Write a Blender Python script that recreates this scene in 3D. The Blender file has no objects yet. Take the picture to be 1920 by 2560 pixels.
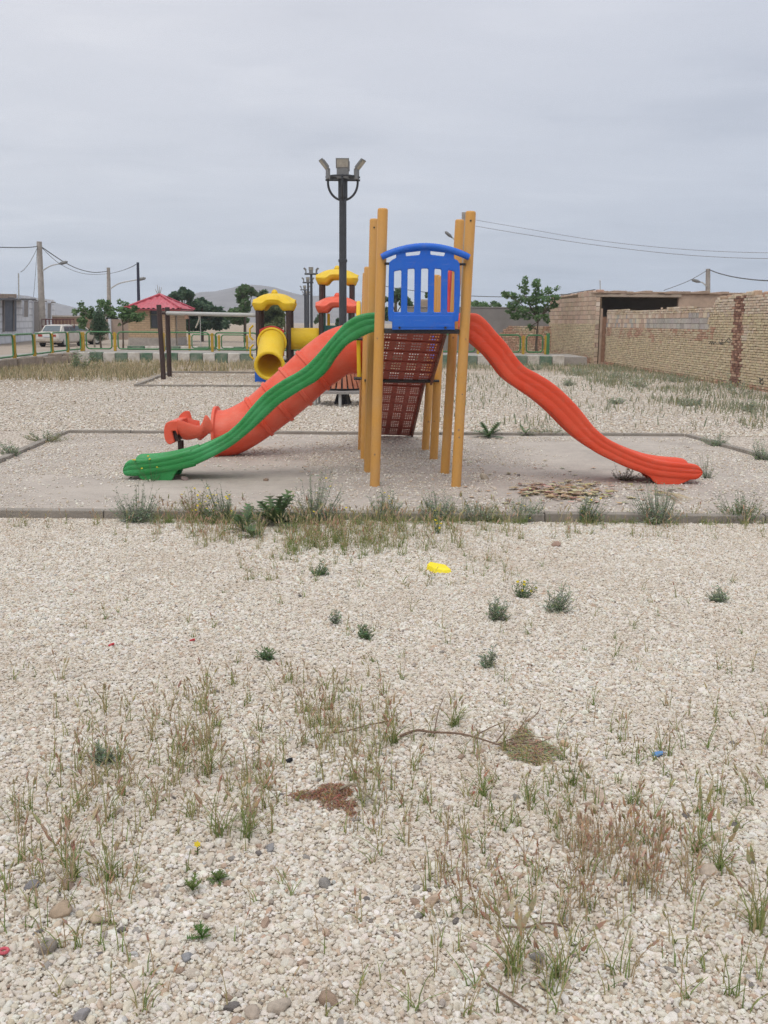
import bpy, math, random
import numpy as np
from mathutils import Vector, Matrix, Euler, noise as mnoise
random.seed(7); rng = np.random.default_rng(7)
scene = bpy.context.scene
COL = scene.collection
H = 1.75; F = 2500.0; PITCH = math.atan(475 / 2500); ROLL = 0.008
ZF = -0.06                                   # level of the gravel in front of the pad
R = math.radians
# ------------------------------------------------------------------ camera
cam_d = bpy.data.cameras.new('camera'); cam = bpy.data.objects.new('camera', cam_d); COL.objects.link(cam)
cam_d.sensor_fit = 'VERTICAL'; cam_d.sensor_height = 32.0; cam_d.lens = 32.0 * F / 2560
cam_d.clip_start = 0.1; cam_d.clip_end = 9000
CM = Matrix.Rotation(math.pi / 2 - PITCH, 3, 'X') @ Matrix.Rotation(ROLL, 3, 'Z')
cam.matrix_world = Matrix.Translation((0, 0, H)) @ CM.to_4x4()
scene.camera = cam
def ray(px, py):
    return CM @ Vector(((px - 960) / F, -(py - 1280) / F, -1))
def G(px, py, z=0.0):
    d = ray(px, py); t = (z - H) / d.z
    return Vector((d.x * t, d.y * t, z))
def A(px, py, Y):
    d = ray(px, py); t = Y / d.y
    return Vector((d.x * t, Y, H + d.z * t))
def PL(px, py, P, Q):                        # ray against the vertical plane through ground points P, Q
    d = ray(px, py); n = Vector((-(Q.y - P.y), Q.x - P.x, 0))
    t = n.dot(Vector((P.x, P.y, 0)) - Vector((0, 0, H)) * 0) / n.dot(d)
    return Vector((d.x * t, d.y * t, H + d.z * t))
# ------------------------------------------------------------------ materials
def new_mat(name):
    m = bpy.data.materials.new(name); m.use_nodes = True
    nt = m.node_tree; b = nt.nodes['Principled BSDF']
    return m, nt, b
def nd(nt, typ, **kw):
    n = nt.nodes.new(typ)
    for k, v in kw.items():
        if k.startswith('in_'): n.inputs[k[3:].replace('_', ' ')].default_value = v
        else: setattr(n, k, v)
    return n
def ramp(nt, fac, stops, interp='LINEAR'):
    n = nt.nodes.new('ShaderNodeValToRGB'); n.color_ramp.interpolation = interp
    e = n.color_ramp.elements
    while len(e) < len(stops): e.new(0.5)
    for el, (p, c) in zip(e, stops):
        el.position = p; el.color = (*c, 1) if len(c) == 3 else c
    nt.links.new(fac, n.inputs[0]); return n.outputs[0]
def mixc(nt, f, a, b, mode='MIX'):
    n = nt.nodes.new('ShaderNodeMix'); n.data_type = 'RGBA'; n.blend_type = mode
    for s, v in ((n.inputs[0], f), (n.inputs[6], a), (n.inputs[7], b)):
        if hasattr(v, 'is_linked'): nt.links.new(v, s)
        elif isinstance(v, (int, float)): s.default_value = v
        else: s.default_value = (*v, 1) if len(v) == 3 else v
    return n.outputs[2]
def math_n(nt, op, a, b=0.0, clamp=False):
    n = nt.nodes.new('ShaderNodeMath'); n.operation = op; n.use_clamp = clamp
    for s, v in ((n.inputs[0], a), (n.inputs[1], b)):
        if hasattr(v, 'is_linked'): nt.links.new(v, s)
        else: s.default_value = v
    return n.outputs[0]
def coords(nt): return nt.nodes.new('ShaderNodeTexCoord').outputs['Object']
def noise(nt, vec, scale, detail=4, rough=0.6, dist=0.0):
    n = nt.nodes.new('ShaderNodeTexNoise'); n.inputs['Scale'].default_value = scale
    n.inputs['Detail'].default_value = detail; n.inputs['Roughness'].default_value = rough
    n.inputs['Distortion'].default_value = dist
    nt.links.new(vec, n.inputs['Vector']); return n.outputs['Fac']
def bump(nt, b, height, strength, dist):
    n = nt.nodes.new('ShaderNodeBump'); n.inputs['Strength'].default_value = strength
    n.inputs['Distance'].default_value = dist
    nt.links.new(height, n.inputs['Height']); nt.links.new(n.outputs[0], b.inputs['Normal'])
def M(name, col, rough=0.6, var=0.25, scale=6.0, col2=None, bmp=0.0, metal=0.0, spec=0.5, fine=0.0):
    """plain material whose colour wanders between two tones, with a little roughness wear"""
    m, nt, b = new_mat(name); c = coords(nt)
    f = noise(nt, c, scale, 6, 0.65)
    c2 = col2 or tuple(min(1, x * (1 - var)) for x in col)
    fr = ramp(nt, f, [(0.35, (0, 0, 0)), (0.68, (1, 1, 1))])
    out = mixc(nt, fr, col, c2)
    if fine:
        f2 = noise(nt, c, scale * 14, 3, 0.7)
        out = mixc(nt, ramp(nt, f2, [(0.5, (0, 0, 0)), (0.75, (fine,) * 3)]), out, tuple(x * 0.55 for x in col))
    nt.links.new(out, b.inputs['Base Color'])
    rr = nt.nodes.new('ShaderNodeMapRange'); rr.inputs[3].default_value = max(0.05, rough - 0.1); rr.inputs[4].default_value = min(1, rough + 0.12)
    nt.links.new(f, rr.inputs[0]); nt.links.new(rr.outputs[0], b.inputs['Roughness'])
    b.inputs['Metallic'].default_value = metal; b.inputs['Specular IOR Level'].default_value = spec
    if bmp: bump(nt, b, noise(nt, c, scale * 6, 5, 0.7), bmp, 0.01)
    return m
def MV(name, rough=0.85, bmp=0.0, bscale=60.0, amt=0.35, nscale=25.0, spec=0.3, attr='col', trans=0.0):
    """material that takes each brick's, pebble's or leaf's own colour from its mesh"""
    m, nt, b = new_mat(name); c = coords(nt)
    a = nt.nodes.new('ShaderNodeAttribute'); a.attribute_name = attr
    f = noise(nt, c, nscale, 4, 0.65)
    v = ramp(nt, f, [(0.3, (1 - amt,) * 3), (0.7, (1, 1, 1))])
    out = mixc(nt, 1.0, a.outputs['Color'], v, 'MULTIPLY')
    nt.links.new(out, b.inputs['Base Color']); b.inputs['Roughness'].default_value = rough
    b.inputs['Specular IOR Level'].default_value = spec
    if trans:
        t = nt.nodes.new('ShaderNodeBsdfTranslucent'); nt.links.new(out, t.inputs['Color'])
        mx = nt.nodes.new('ShaderNodeMixShader'); mx.inputs[0].default_value = trans
        nt.links.new(b.outputs[0], mx.inputs[1]); nt.links.new(t.outputs[0], mx.inputs[2])
        nt.links.new(mx.outputs[0], nt.nodes['Material Output'].inputs[0])
    if bmp: bump(nt, b, noise(nt, c, bscale, 4, 0.7), bmp, 0.01)
    return m
def plastic(name, col, faded, dirt=(0.30, 0.25, 0.20), rough=0.42, thin=0.0):
    """sun-bleached moulded plastic: faded patches, scuffs, dust clinging low"""
    m, nt, b = new_mat(name); c = coords(nt)
    f = noise(nt, c, 2.3, 5, 0.6); f2 = noise(nt, c, 38, 6, 0.75); f3 = noise(nt, c, 9, 6, 0.7, 0.6)
    out = mixc(nt, ramp(nt, f, [(0.38, (0, 0, 0)), (0.7, (1, 1, 1))]), col, faded)
    out = mixc(nt, ramp(nt, f2, [(0.58, (0, 0, 0)), (0.78, (0.34,) * 3)]), out, dirt)
    out = mixc(nt, ramp(nt, f3, [(0.56, (0, 0, 0)), (0.78, (0.22,) * 3)]), out, dirt)
    mp = nt.nodes.new('ShaderNodeMapping'); mp.inputs['Scale'].default_value = (2.0, 9.0, 34.0); mp.inputs['Rotation'].default_value = (0, .7, 0); nt.links.new(c, mp.inputs['Vector'])
    f4 = noise(nt, mp.outputs[0], 2.2, 5, 0.7)
    out = mixc(nt, ramp(nt, f4, [(0.60, (0, 0, 0)), (0.74, (0.30,) * 3)]), out, tuple(min(1, x * .6 + .30) for x in faded))
    nt.links.new(out, b.inputs['Base Color'])
    rr = nt.nodes.new('ShaderNodeMapRange'); rr.inputs[3].default_value = rough - 0.08; rr.inputs[4].default_value = rough + 0.22
    nt.links.new(f3, rr.inputs[0]); nt.links.new(rr.outputs[0], b.inputs['Roughness'])
    b.inputs['Specular IOR Level'].default_value = 0.35
    bump(nt, b, noise(nt, c, 120, 3, 0.6), 0.06, 0.004)
    if thin:
        t = nt.nodes.new('ShaderNodeBsdfTranslucent'); nt.links.new(out, t.inputs['Color']); mx = nt.nodes.new('ShaderNodeMixShader'); mx.inputs[0].default_value = thin
        nt.links.new(b.outputs[0], mx.inputs[1]); nt.links.new(t.outputs[0], mx.inputs[2]); nt.links.new(mx.outputs[0], nt.nodes['Material Output'].inputs[0])
    return m
green_pl = plastic('faded_green_plastic', (0.024, 0.235, 0.055), (0.058, 0.330, 0.115))
red_pl = plastic('faded_red_plastic', (0.68, 0.062, 0.022), (0.72, 0.105, 0.050))
orange_pl = plastic('faded_coral_plastic', (0.70, 0.080, 0.034), (0.76, 0.165, 0.105))
blue_pl = plastic('blue_plastic', (0.016, 0.125, 0.60), (0.028, 0.155, 0.60))
yellow_pl = plastic('yellow_plastic', (0.88, 0.60, 0.022), (0.88, 0.64, 0.06), thin=0.22)
crimson_pl = plastic('crimson_plastic', (0.50, 0.030, 0.035), (0.52, 0.06, 0.05))
post_m = M('ochre_painted_post', (0.60, 0.295, 0.055), 0.45, 0.16, 3.0, col2=(0.56, 0.30, 0.095), fine=0.12)
brown_m = M('brown_painted_steel', (0.055, 0.030, 0.026), 0.5, 0.3, 4)
dark_m = M('dark_steel', (0.035, 0.030, 0.032), 0.5, 0.3, 5)
ramp_m = M('red_brown_perforated_sheet', (0.40, 0.095, 0.070), 0.55, 0.2, 5, fine=0.08)
ramp_edge_m = M('brown_ramp_rail', (0.24, 0.10, 0.07), 0.6, 0.25, 5)
lamp_pole_m = M('charcoal_lamp_pole', (0.050, 0.054, 0.062), 0.45, 0.35, 5, bmp=0.15)
lamp_box_m = M('grey_lamp_case', (0.20, 0.20, 0.20), 0.5, 0.25, 8)
lamp_glass_m = M('clouded_lamp_glass', (0.44, 0.42, 0.36), 0.2, 0.25, 10)
concrete_m = M('weathered_concrete', (0.40, 0.36, 0.32), 0.9, 0.3, 3, bmp=0.4, fine=0.25)
kerb_m = M('pad_kerb_concrete', (0.32, 0.285, 0.245), 0.92, 0.32, 4, bmp=0.5, fine=0.3)
kerb_plain_m = M('unpainted_kerb_block', (0.36, 0.29, 0.23), 0.92, 0.35, 3, bmp=0.5, fine=0.3)
kerb_white_m = M('worn_white_kerb_paint', (0.62, 0.59, 0.54), 0.85, 0.3, 3.2, col2=(0.40, 0.36, 0.31), bmp=0.4, fine=0.35)
kerb_green_m = M('worn_green_kerb_paint', (0.065, 0.14, 0.085), 0.85, 0.3, 3.2, col2=(0.24, 0.26, 0.21), bmp=0.4, fine=0.3)
fence_green_m = M('green_fence_paint', (0.06, 0.21, 0.075), 0.5, 0.3, 3)
fence_yellow_m = M('yellow_fence_paint', (0.50, 0.31, 0.025), 0.55, 0.3, 3)
zinc_m = M('galvanised_pipe', (0.46, 0.46, 0.44), 0.45, 0.2, 5)
wire_m = M('black_cable', (0.10, 0.105, 0.115), 0.7, 0.2, 5)
thin_wire_m = M('weathered_grey_wire', (0.30, 0.31, 0.33), 0.7, 0.2, 5)
slat_m = M('orange_bench_slat', (0.42, 0.135, 0.065), 0.6, 0.3, 9)
plaster_m = M('grey_plaster', (0.255, 0.235, 0.22), 0.95, 0.22, 1.2, bmp=0.3, fine=0.2)
white_block_m = M('limewashed_block', (0.60, 0.62, 0.66), 0.9, 0.15, 1.0, bmp=0.2, fine=0.15)
mud_m = M('mud_render', (0.44, 0.32, 0.24), 0.95, 0.3, 2.0, bmp=0.6, fine=0.3)
black_m = M('dark_interior', (0.022, 0.024, 0.030), 0.9, 0.2, 2)
door_blue_m = M('slate_blue_door', (0.055, 0.075, 0.115), 0.5, 0.25, 2)
rust_m = M('rusty_door_sheet', (0.38, 0.22, 0.15), 0.7, 0.35, 6)
window_m = M('dark_window_glass', (0.045, 0.048, 0.055), 0.12, 0.3, 3)
shutter_m = M('grey_brown_shutter', (0.27, 0.24, 0.22), 0.7, 0.2, 3)
car_white_m = M('dusty_white_paint', (0.60, 0.57, 0.53), 0.35, 0.2, 2, col2=(0.48, 0.43, 0.37))
car_dirt_m = M('dusty_beige_paint', (0.48, 0.42, 0.35), 0.5, 0.25, 2)
car_glass_m = M('car_glass', (0.10, 0.13, 0.15), 0.08, 0.2, 2)
tyre_m = M('tyre_rubber', (0.03, 0.028, 0.027), 0.9, 0.2, 5)
tail_m = M('red_tail_lens', (0.40, 0.05, 0.035), 0.2, 0.2, 5)
rack_m = M('dark_red_rack_paint', (0.11, 0.025, 0.025), 0.5, 0.2, 4)
bark_m = M('tree_bark', (0.13, 0.10, 0.075), 0.95, 0.35, 8, bmp=0.5)
pale_bark_m = M('pale_bark', (0.34, 0.30, 0.25), 0.9, 0.25, 6, bmp=0.3)
twig_m = M('dry_twig', (0.20, 0.13, 0.09), 0.9, 0.3, 20)
leaf_m = MV('leaf', 0.6, amt=0.2, nscale=3, spec=0.3, trans=0.40)
grass_m = MV('grass_blade', 0.7, amt=0.2, nscale=10, spec=0.2, trans=0.3)
brick_m = MV('old_brick', 0.92, bmp=0.5, bscale=45, amt=0.26, nscale=14)
def pebble_material():
    m, nt, b = new_mat('pebble'); g = nt.nodes.new('ShaderNodeNewGeometry').outputs['Position']
    a = nt.nodes.new('ShaderNodeAttribute'); a.attribute_name = 'col'
    v = ramp(nt, noise(nt, g, 70, 4, .65), [(0.3, (.82,) * 3), (0.7, (1, 1, 1))])
    out = mixc(nt, 1.0, a.outputs['Color'], v, 'MULTIPLY')
    du = math_n(nt, 'ADD', math_n(nt, 'MULTIPLY', noise(nt, g, .75, 5, .65), .65), math_n(nt, 'MULTIPLY', noise(nt, g, 6.0, 4, .65), .35))
    out = mixc(nt, ramp(nt, du, [(0.42, (.10,) * 3), (0.64, (.60,) * 3)]), out, (.49, .415, .335))
    nt.links.new(out, b.inputs['Base Color']); b.inputs['Roughness'].default_value = .9; b.inputs['Specular IOR Level'].default_value = .2
    return m
pebble_m = pebble_material()
stone_m = MV('stone', 0.9, bmp=0.5, bscale=60, amt=0.35, nscale=30)
flower_m = MV('petal', 0.6, amt=0.1, nscale=10, trans=0.2)
paint_black_m = M('black_spray_paint', (0.055, 0.05, 0.045), 0.7, 0.2, 10)
litter_m = MV('dry_leaf', 0.8, amt=0.3, nscale=30, trans=0.15)
# ------------------------------------------------------------------ mesh builder
class MB:
    def __init__(s): s.v = []; s.f = []; s.c = []
    def add(s, vs, fs, col=(1, 1, 1)):
        o = len(s.v); s.v += [tuple(v) for v in vs]; s.f += [tuple(i + o for i in f) for f in fs]
        s.c += [col] * len(vs); return s
    def box(s, a, b, col=(1, 1, 1), mtx=None):
        x0, y0, z0 = a; x1, y1, z1 = b
        vs = [Vector(p) for p in ((x0, y0, z0), (x1, y0, z0), (x1, y1, z0), (x0, y1, z0), (x0, y0, z1), (x1, y0, z1), (x1, y1, z1), (x0, y1, z1))]
        if mtx is not None: vs = [mtx @ v for v in vs]
        return s.add(vs, [(3, 2, 1, 0), (4, 5, 6, 7), (0, 1, 5, 4), (1, 2, 6, 5), (2, 3, 7, 6), (3, 0, 4, 7)], col)
    def tube(s, pts, r, n=8, col=(1, 1, 1), cap=True, closed=False):
        pts = [Vector(p) for p in pts]; k = len(pts)
        rs = r if isinstance(r, (list, tuple)) else [r] * k
        vs = []; up = None
        for i, p in enumerate(pts):
            if closed: t = (pts[(i + 1) % k] - pts[i - 1])
            else: t = pts[min(i + 1, k - 1)] - pts[max(i - 1, 0)]
            t.normalize()
            if up is None: up = Vector((0, 0, 1)) if abs(t.z) < 0.9 else Vector((0, 1, 0))
            a = t.cross(up); a.normalize(); b = a.cross(t); b.normalize(); up = b
            for j in range(n):
                w = 2 * math.pi * j / n
                vs.append(p + (a * math.cos(w) + b * math.sin(w)) * rs[i])
        fs = []
        for i in range(k if closed else k - 1):
            i2 = (i + 1) % k
            for j in range(n):
                fs.append((i * n + j, i * n + (j + 1) % n, i2 * n + (j + 1) % n, i2 * n + j))
        if cap and not closed:
            fs.append(tuple(range(n))[::-1]); fs.append(tuple((k - 1) * n + j for j in range(n)))
        return s.add(vs, fs, col)
    def lathe(s, prof, n=24, c=(0, 0, 0), col=(1, 1, 1)):
        vs = [(c[0] + r * math.cos(2 * math.pi * j / n), c[1] + r * math.sin(2 * math.pi * j / n), c[2] + z) for r, z in prof for j in range(n)]
        fs = [(i * n + j, i * n + (j + 1) % n, (i + 1) * n + (j + 1) % n, (i + 1) * n + j) for i in range(len(prof) - 1) for j in range(n)]
        fs.append(tuple(range(n))[::-1]); fs.append(tuple((len(prof) - 1) * n + j for j in range(n)))
        return s.add(vs, fs, col)
    def loft(s, secs, closed_sec=True, caps=True, col=(1, 1, 1)):
        n = len(secs[0]); vs = [p for sec in secs for p in sec]; fs = []
        for i in range(len(secs) - 1):
            for j in range(n if closed_sec else n - 1):
                j2 = (j + 1) % n
                fs.append((i * n + j, i * n + j2, (i + 1) * n + j2, (i + 1) * n + j))
        if caps and closed_sec:
            fs.append(tuple(range(n))[::-1]); fs.append(tuple((len(secs) - 1) * n + j for j in range(n)))
        return s.add(vs, fs, col)
    def build(s, name, mat, parent=None, smooth=False, angle=40, colors=False, bevel=0.0, origin=None):
        me = bpy.data.meshes.new(name)
        o0 = Vector(origin) if origin is not None else Vector((0, 0, 0))
        me.from_pydata([tuple(Vector(v) - o0) for v in s.v] if origin is not None else s.v, [], s.f)
        import bmesh
        if len(s.v) < 60000:
            bm = bmesh.new(); bm.from_mesh(me); bmesh.ops.recalc_face_normals(bm, faces=bm.faces); bm.to_mesh(me); bm.free()
        if colors:
            at = me.color_attributes.new('col', 'FLOAT_COLOR', 'POINT')
            at.data.foreach_set('color', np.array([(*c[:3], 1.0) for c in s.c], dtype=np.float32).ravel())
        me.materials.append(mat)
        if smooth:
            me.shade_smooth(); me.set_sharp_from_angle(angle=R(angle))
        me.update()
        o = bpy.data.objects.new(name, me); COL.objects.link(o)
        if origin is not None: o.location = o0
        if bevel:
            bv = o.modifiers.new('bevel', 'BEVEL'); bv.width = bevel; bv.segments = 2; bv.limit_method = 'ANGLE'
        if parent is not None:
            o.parent = parent; o.matrix_parent_inverse = parent.matrix_basis.inverted()
        return o
def tag(o, label=None, cat=None, group=None, kind=None):
    if label: o['label'] = label
    if cat: o['category'] = cat
    if group: o['group'] = group
    if kind: o['kind'] = kind
    return o
def thing(name, loc, label, cat, group=None):
    o = bpy.data.objects.new(name, None); COL.objects.link(o); o.location = loc; o.empty_display_size = 0.2
    return tag(o, label, cat, group)
def copy_tree(o, parent=None):
    c = o.copy(); COL.objects.link(c)
    if parent is not None: c.parent = parent
    for ch in [x for x in bpy.data.objects if x.parent == o]: copy_tree(ch, c)
    return c
def catmull(pts, n):
    pts = [Vector(p) for p in pts]; out = []; k = len(pts) - 1
    for i in range(n):
        u = i / (n - 1) * k; j = min(int(u), k - 1); t = u - j
        p0, p1, p2, p3 = pts[max(j - 1, 0)], pts[j], pts[j + 1], pts[min(j + 2, k)]
        out.append(0.5 * ((2 * p1) + (p2 - p0) * t + (2 * p0 - 5 * p1 + 4 * p2 - p3) * t * t + (3 * p1 - p0 - 3 * p2 + p3) * t ** 3))
    return out
def lerp(a, b, t): return a + (b - a) * t
def outline_mesh(name, loops, depth, mat, parent, mtx, bevel=0.008, res=2):
    """a plate with holes: 2-D outlines filled and given thickness, placed by mtx (x, y of the outline -> world)"""
    cu = bpy.data.curves.new(name, 'CURVE'); cu.dimensions = '2D'; cu.fill_mode = 'BOTH'
    cu.extrude = depth / 2 - bevel; cu.bevel_depth = bevel; cu.bevel_resolution = 1; cu.offset = -bevel
    for lp in loops:
        sp = cu.splines.new('POLY'); sp.points.add(len(lp) - 1); sp.use_cyclic_u = True
        for p, (x, y) in zip(sp.points, lp): p.co = (x, y, 0, 1)
    tmp = bpy.data.objects.new('tmp', cu); COL.objects.link(tmp)
    dg = bpy.context.evaluated_depsgraph_get(); dg.update()
    me = bpy.data.meshes.new_from_object(tmp.evaluated_get(dg))
    bpy.data.objects.remove(tmp); bpy.data.curves.remove(cu)
    me.name = name; me.transform(mtx); me.materials.clear(); me.materials.append(mat)
    me.shade_smooth(); me.set_sharp_from_angle(angle=R(35))
    o = bpy.data.objects.new(name, me); COL.objects.link(o)
    if parent is not None:
        o.parent = parent; o.matrix_parent_inverse = parent.matrix_basis.inverted()
    return o
def Z(zx, zy, s, ox, oy): return (ox + zx * s, oy + zy * s)
Z1 = lambda x, y: Z(x, y, 0.42194, 260, 620)
Z2 = lambda x, y: Z(x, y, 0.24111, 860, 500)
Z4 = lambda x, y: Z(x, y, 0.47016, 1140, 740)

# ================================================================== SKY AND LIGHT
world = bpy.data.worlds.new('World'); scene.world = world; world.use_nodes = True
wn = world.node_tree; wn.nodes.clear()
SUN_EL, SUN_AZ = R(58), R(200)                # azimuth clockwise from +Y
sky = wn.nodes.new('ShaderNodeTexSky'); sky.sky_type = 'NISHITA'; sky.sun_disc = False
sky.sun_elevation = SUN_EL; sky.sun_rotation = SUN_AZ; sky.dust_density = 3.0
b1 = wn.nodes.new('ShaderNodeBackground'); b1.inputs[1].default_value = 0.09
wn.links.new(sky.outputs[0], b1.inputs[0])
gen = wn.nodes.new('ShaderNodeTexCoord').outputs['Generated']
sx = wn.nodes.new('ShaderNodeSeparateXYZ'); wn.links.new(gen, sx.inputs[0])
grad = ramp(wn, sx.outputs[2], [(0.0, (0.485, 0.545, 0.640)), (0.05, (0.530, 0.580, 0.672)), (0.13, (0.620, 0.655, 0.735)),
                                (0.28, (0.685, 0.705, 0.775)), (0.50, (0.735, 0.755, 0.820)), (0.75, (1.16, 1.17, 1.20)), (1.0, (1.40, 1.41, 1.43))])
# cloud deck seen in perspective: direction projected on a flat layer
den = math_n(wn, 'ADD', sx.outputs[2], 0.10)
pxn = math_n(wn, 'DIVIDE', sx.outputs[0], den); pyn = math_n(wn, 'DIVIDE', sx.outputs[1], den)
cb = wn.nodes.new('ShaderNodeCombineXYZ'); wn.links.new(pxn, cb.inputs[0]); wn.links.new(math_n(wn, 'MULTIPLY', pyn, 1.5), cb.inputs[1])
n1 = noise(wn, cb.outputs[0], 0.42, 6, 0.52, 0.4); n2 = noise(wn, cb.outputs[0], 1.5, 5, 0.5, 0.5)
cl = math_n(wn, 'ADD', math_n(wn, 'MULTIPLY', n1, 0.6), math_n(wn, 'MULTIPLY', n2, 0.4))
tone = ramp(wn, cl, [(0.32, (0.86, 0.875, 0.895)), (0.45, (0.985, 0.988, 0.992)), (0.53, (1.02, 1.02, 1.02)), (0.64, (1.12, 1.11, 1.09))])
side = ramp(wn, math_n(wn, 'ADD', math_n(wn, 'MULTIPLY', sx.outputs[0], 0.9), 0.5), [(0.1, (1.09, 1.075, 1.05)), (0.5, (1.0, 1.0, 1.0)), (0.9, (0.90, 0.925, 0.955))])
ccol = mixc(wn, 1.0, mixc(wn, 1.0, grad, tone, 'MULTIPLY'), side, 'MULTIPLY')
b2 = wn.nodes.new('ShaderNodeBackground'); wn.links.new(ccol, b2.inputs[0]); b2.inputs[1].default_value = 1.0
mxs = wn.nodes.new('ShaderNodeMixShader'); mxs.inputs[0].default_value = 0.94
wn.links.new(b1.outputs[0], mxs.inputs[1]); wn.links.new(b2.outputs[0], mxs.inputs[2])
wo = wn.nodes.new('ShaderNodeOutputWorld'); wn.links.new(mxs.outputs[0], wo.inputs[0])
sun_d = bpy.data.lights.new('sun', 'SUN'); sun_d.energy = 1.0; sun_d.angle = R(35); sun_d.color = (1.0, 0.95, 0.88)
sun = bpy.data.objects.new('sun', sun_d); COL.objects.link(sun)
sd = Vector((math.sin(SUN_AZ) * math.cos(SUN_EL), math.cos(SUN_AZ) * math.cos(SUN_EL), math.sin(SUN_EL)))
sun.rotation_euler = sd.to_track_quat('Z', 'Y').to_euler(); sun.location = (0, -5, 30)
vs = scene.view_settings; scene.display_settings.display_device = 'sRGB'
vs.view_transform = 'Standard'; vs.look = 'None'; vs.exposure = 0.0; vs.gamma = 1.0; vs.use_curve_mapping = False

# ================================================================== GROUND
def ground_material():
    m, nt, b = new_mat('gravel_and_dust_ground'); c = coords(nt)
    sp = nt.nodes.new('ShaderNodeSeparateXYZ'); nt.links.new(c, sp.inputs[0])
    def vor(scale):
        v = nt.nodes.new('ShaderNodeTexVoronoi'); v.inputs['Scale'].default_value = scale; v.inputs['Randomness'].default_value = 1.0
        nt.links.new(c, v.inputs['Vector']); return v
    v1 = vor(36); sep = nt.nodes.new('ShaderNodeSeparateColor'); nt.links.new(v1.outputs['Color'], sep.inputs[0])
    peb = ramp(nt, sep.outputs[0], [(0.0, (0.26, 0.22, 0.19)), (0.06, (0.46, 0.37, 0.29)), (0.18, (0.68, 0.61, 0.52)), (0.5, (0.75, 0.69, 0.61)), (1.0, (0.80, 0.76, 0.70))], 'CONSTANT')
    peb = mixc(nt, ramp(nt, v1.outputs['Distance'], [(0.30, (0, 0, 0)), (0.62, (0.8,) * 3)]), peb, (0.26, 0.21, 0.17))
    mid = noise(nt, c, 7, 6, 0.7); big = noise(nt, c, 0.9, 6, 0.65)
    peb = mixc(nt, ramp(nt, mid, [(0.50, (0, 0, 0)), (0.74, (0.6,) * 3)]), peb, (0.44, 0.37, 0.30))
    peb = mixc(nt, ramp(nt, big, [(0.52, (0, 0, 0)), (0.78, (0.5,) * 3)]), peb, (0.48, 0.41, 0.34))
    dn = noise(nt, c, 5, 7, 0.7)
    dirt = ramp(nt, dn, [(0.25, (0.22, 0.17, 0.12)), (0.5, (0.36, 0.29, 0.22)), (0.75, (0.45, 0.38, 0.30))])
    # gravel ends in a ragged line before the back kerb; earlier on the left
    wob = math_n(nt, 'MULTIPLY', math_n(nt, 'SUBTRACT', noise(nt, c, 0.55, 5, 0.65), 0.5), 16.0)
    edge = math_n(nt, 'ADD', sp.outputs[1], wob)
    lef = ramp(nt, math_n(nt, 'MULTIPLY_ADD', sp.outputs[0], 0.06), [(0, (0, 0, 0)), (1, (1, 1, 1))])
    mr = nt.nodes.new('ShaderNodeMapRange'); nt.links.new(edge, mr.inputs[0]); mr.inputs[1].default_value = 34.0; mr.inputs[2].default_value = 40.0
    mr2 = nt.nodes.new('ShaderNodeMapRange'); nt.links.new(math_n(nt, 'ADD', edge, math_n(nt, 'MULTIPLY', sp.outputs[0], -1.1)), mr2.inputs[0]); mr2.inputs[1].default_value = 34.0; mr2.inputs[2].default_value = 39.0
    fac = math_n(nt, 'MAXIMUM', mr.outputs[0], mr2.outputs[0], True)
    # base under the loose pebbles in front stays dusty
    out = mixc(nt, fac, peb, dirt)
    dust = ramp(nt, dn, [(0.3, (0.36, 0.29, 0.22)), (0.7, (0.50, 0.42, 0.335))])
    near = nt.nodes.new('ShaderNodeMapRange'); nt.links.new(sp.outputs[1], near.inputs[0]); near.inputs[1].default_value = 9.3; near.inputs[2].default_value = 9.0
    out = mixc(nt, near.outputs[0], out, dust)
    nt.links.new(out, b.inputs['Base Color']); b.inputs['Roughness'].default_value = 0.95; b.inputs['Specular IOR Level'].default_value = 0.15
    h = math_n(nt, 'ADD', math_n(nt, 'MULTIPLY', v1.outputs['Distance'], -1.0), math_n(nt, 'MULTIPLY', mid, 0.5))
    bump(nt, b, h, 0.8, 0.012)
    return m
gm = MB()
KF = 9.10                                    # front face of the pad kerb
xs = [-3500, -60, -20, -8, 0, 8, 20, 60, 3500]
ys = [-60, 0, 4, KF + 0.03, KF + 0.06, 14, 20, 30, 45, 80, 200, 5000]
vv = [(x, y, ZF - 0.003 if y <= KF + 0.03 else -0.006) for y in ys for x in xs]; nx = len(xs)
gm.add(vv, [(j * nx + i, j * nx + i + 1, (j + 1) * nx + i + 1, (j + 1) * nx + i) for j in range(len(ys) - 1) for i in range(nx - 1)])
tag(gm.build('ground', ground_material()), kind='structure')

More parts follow.
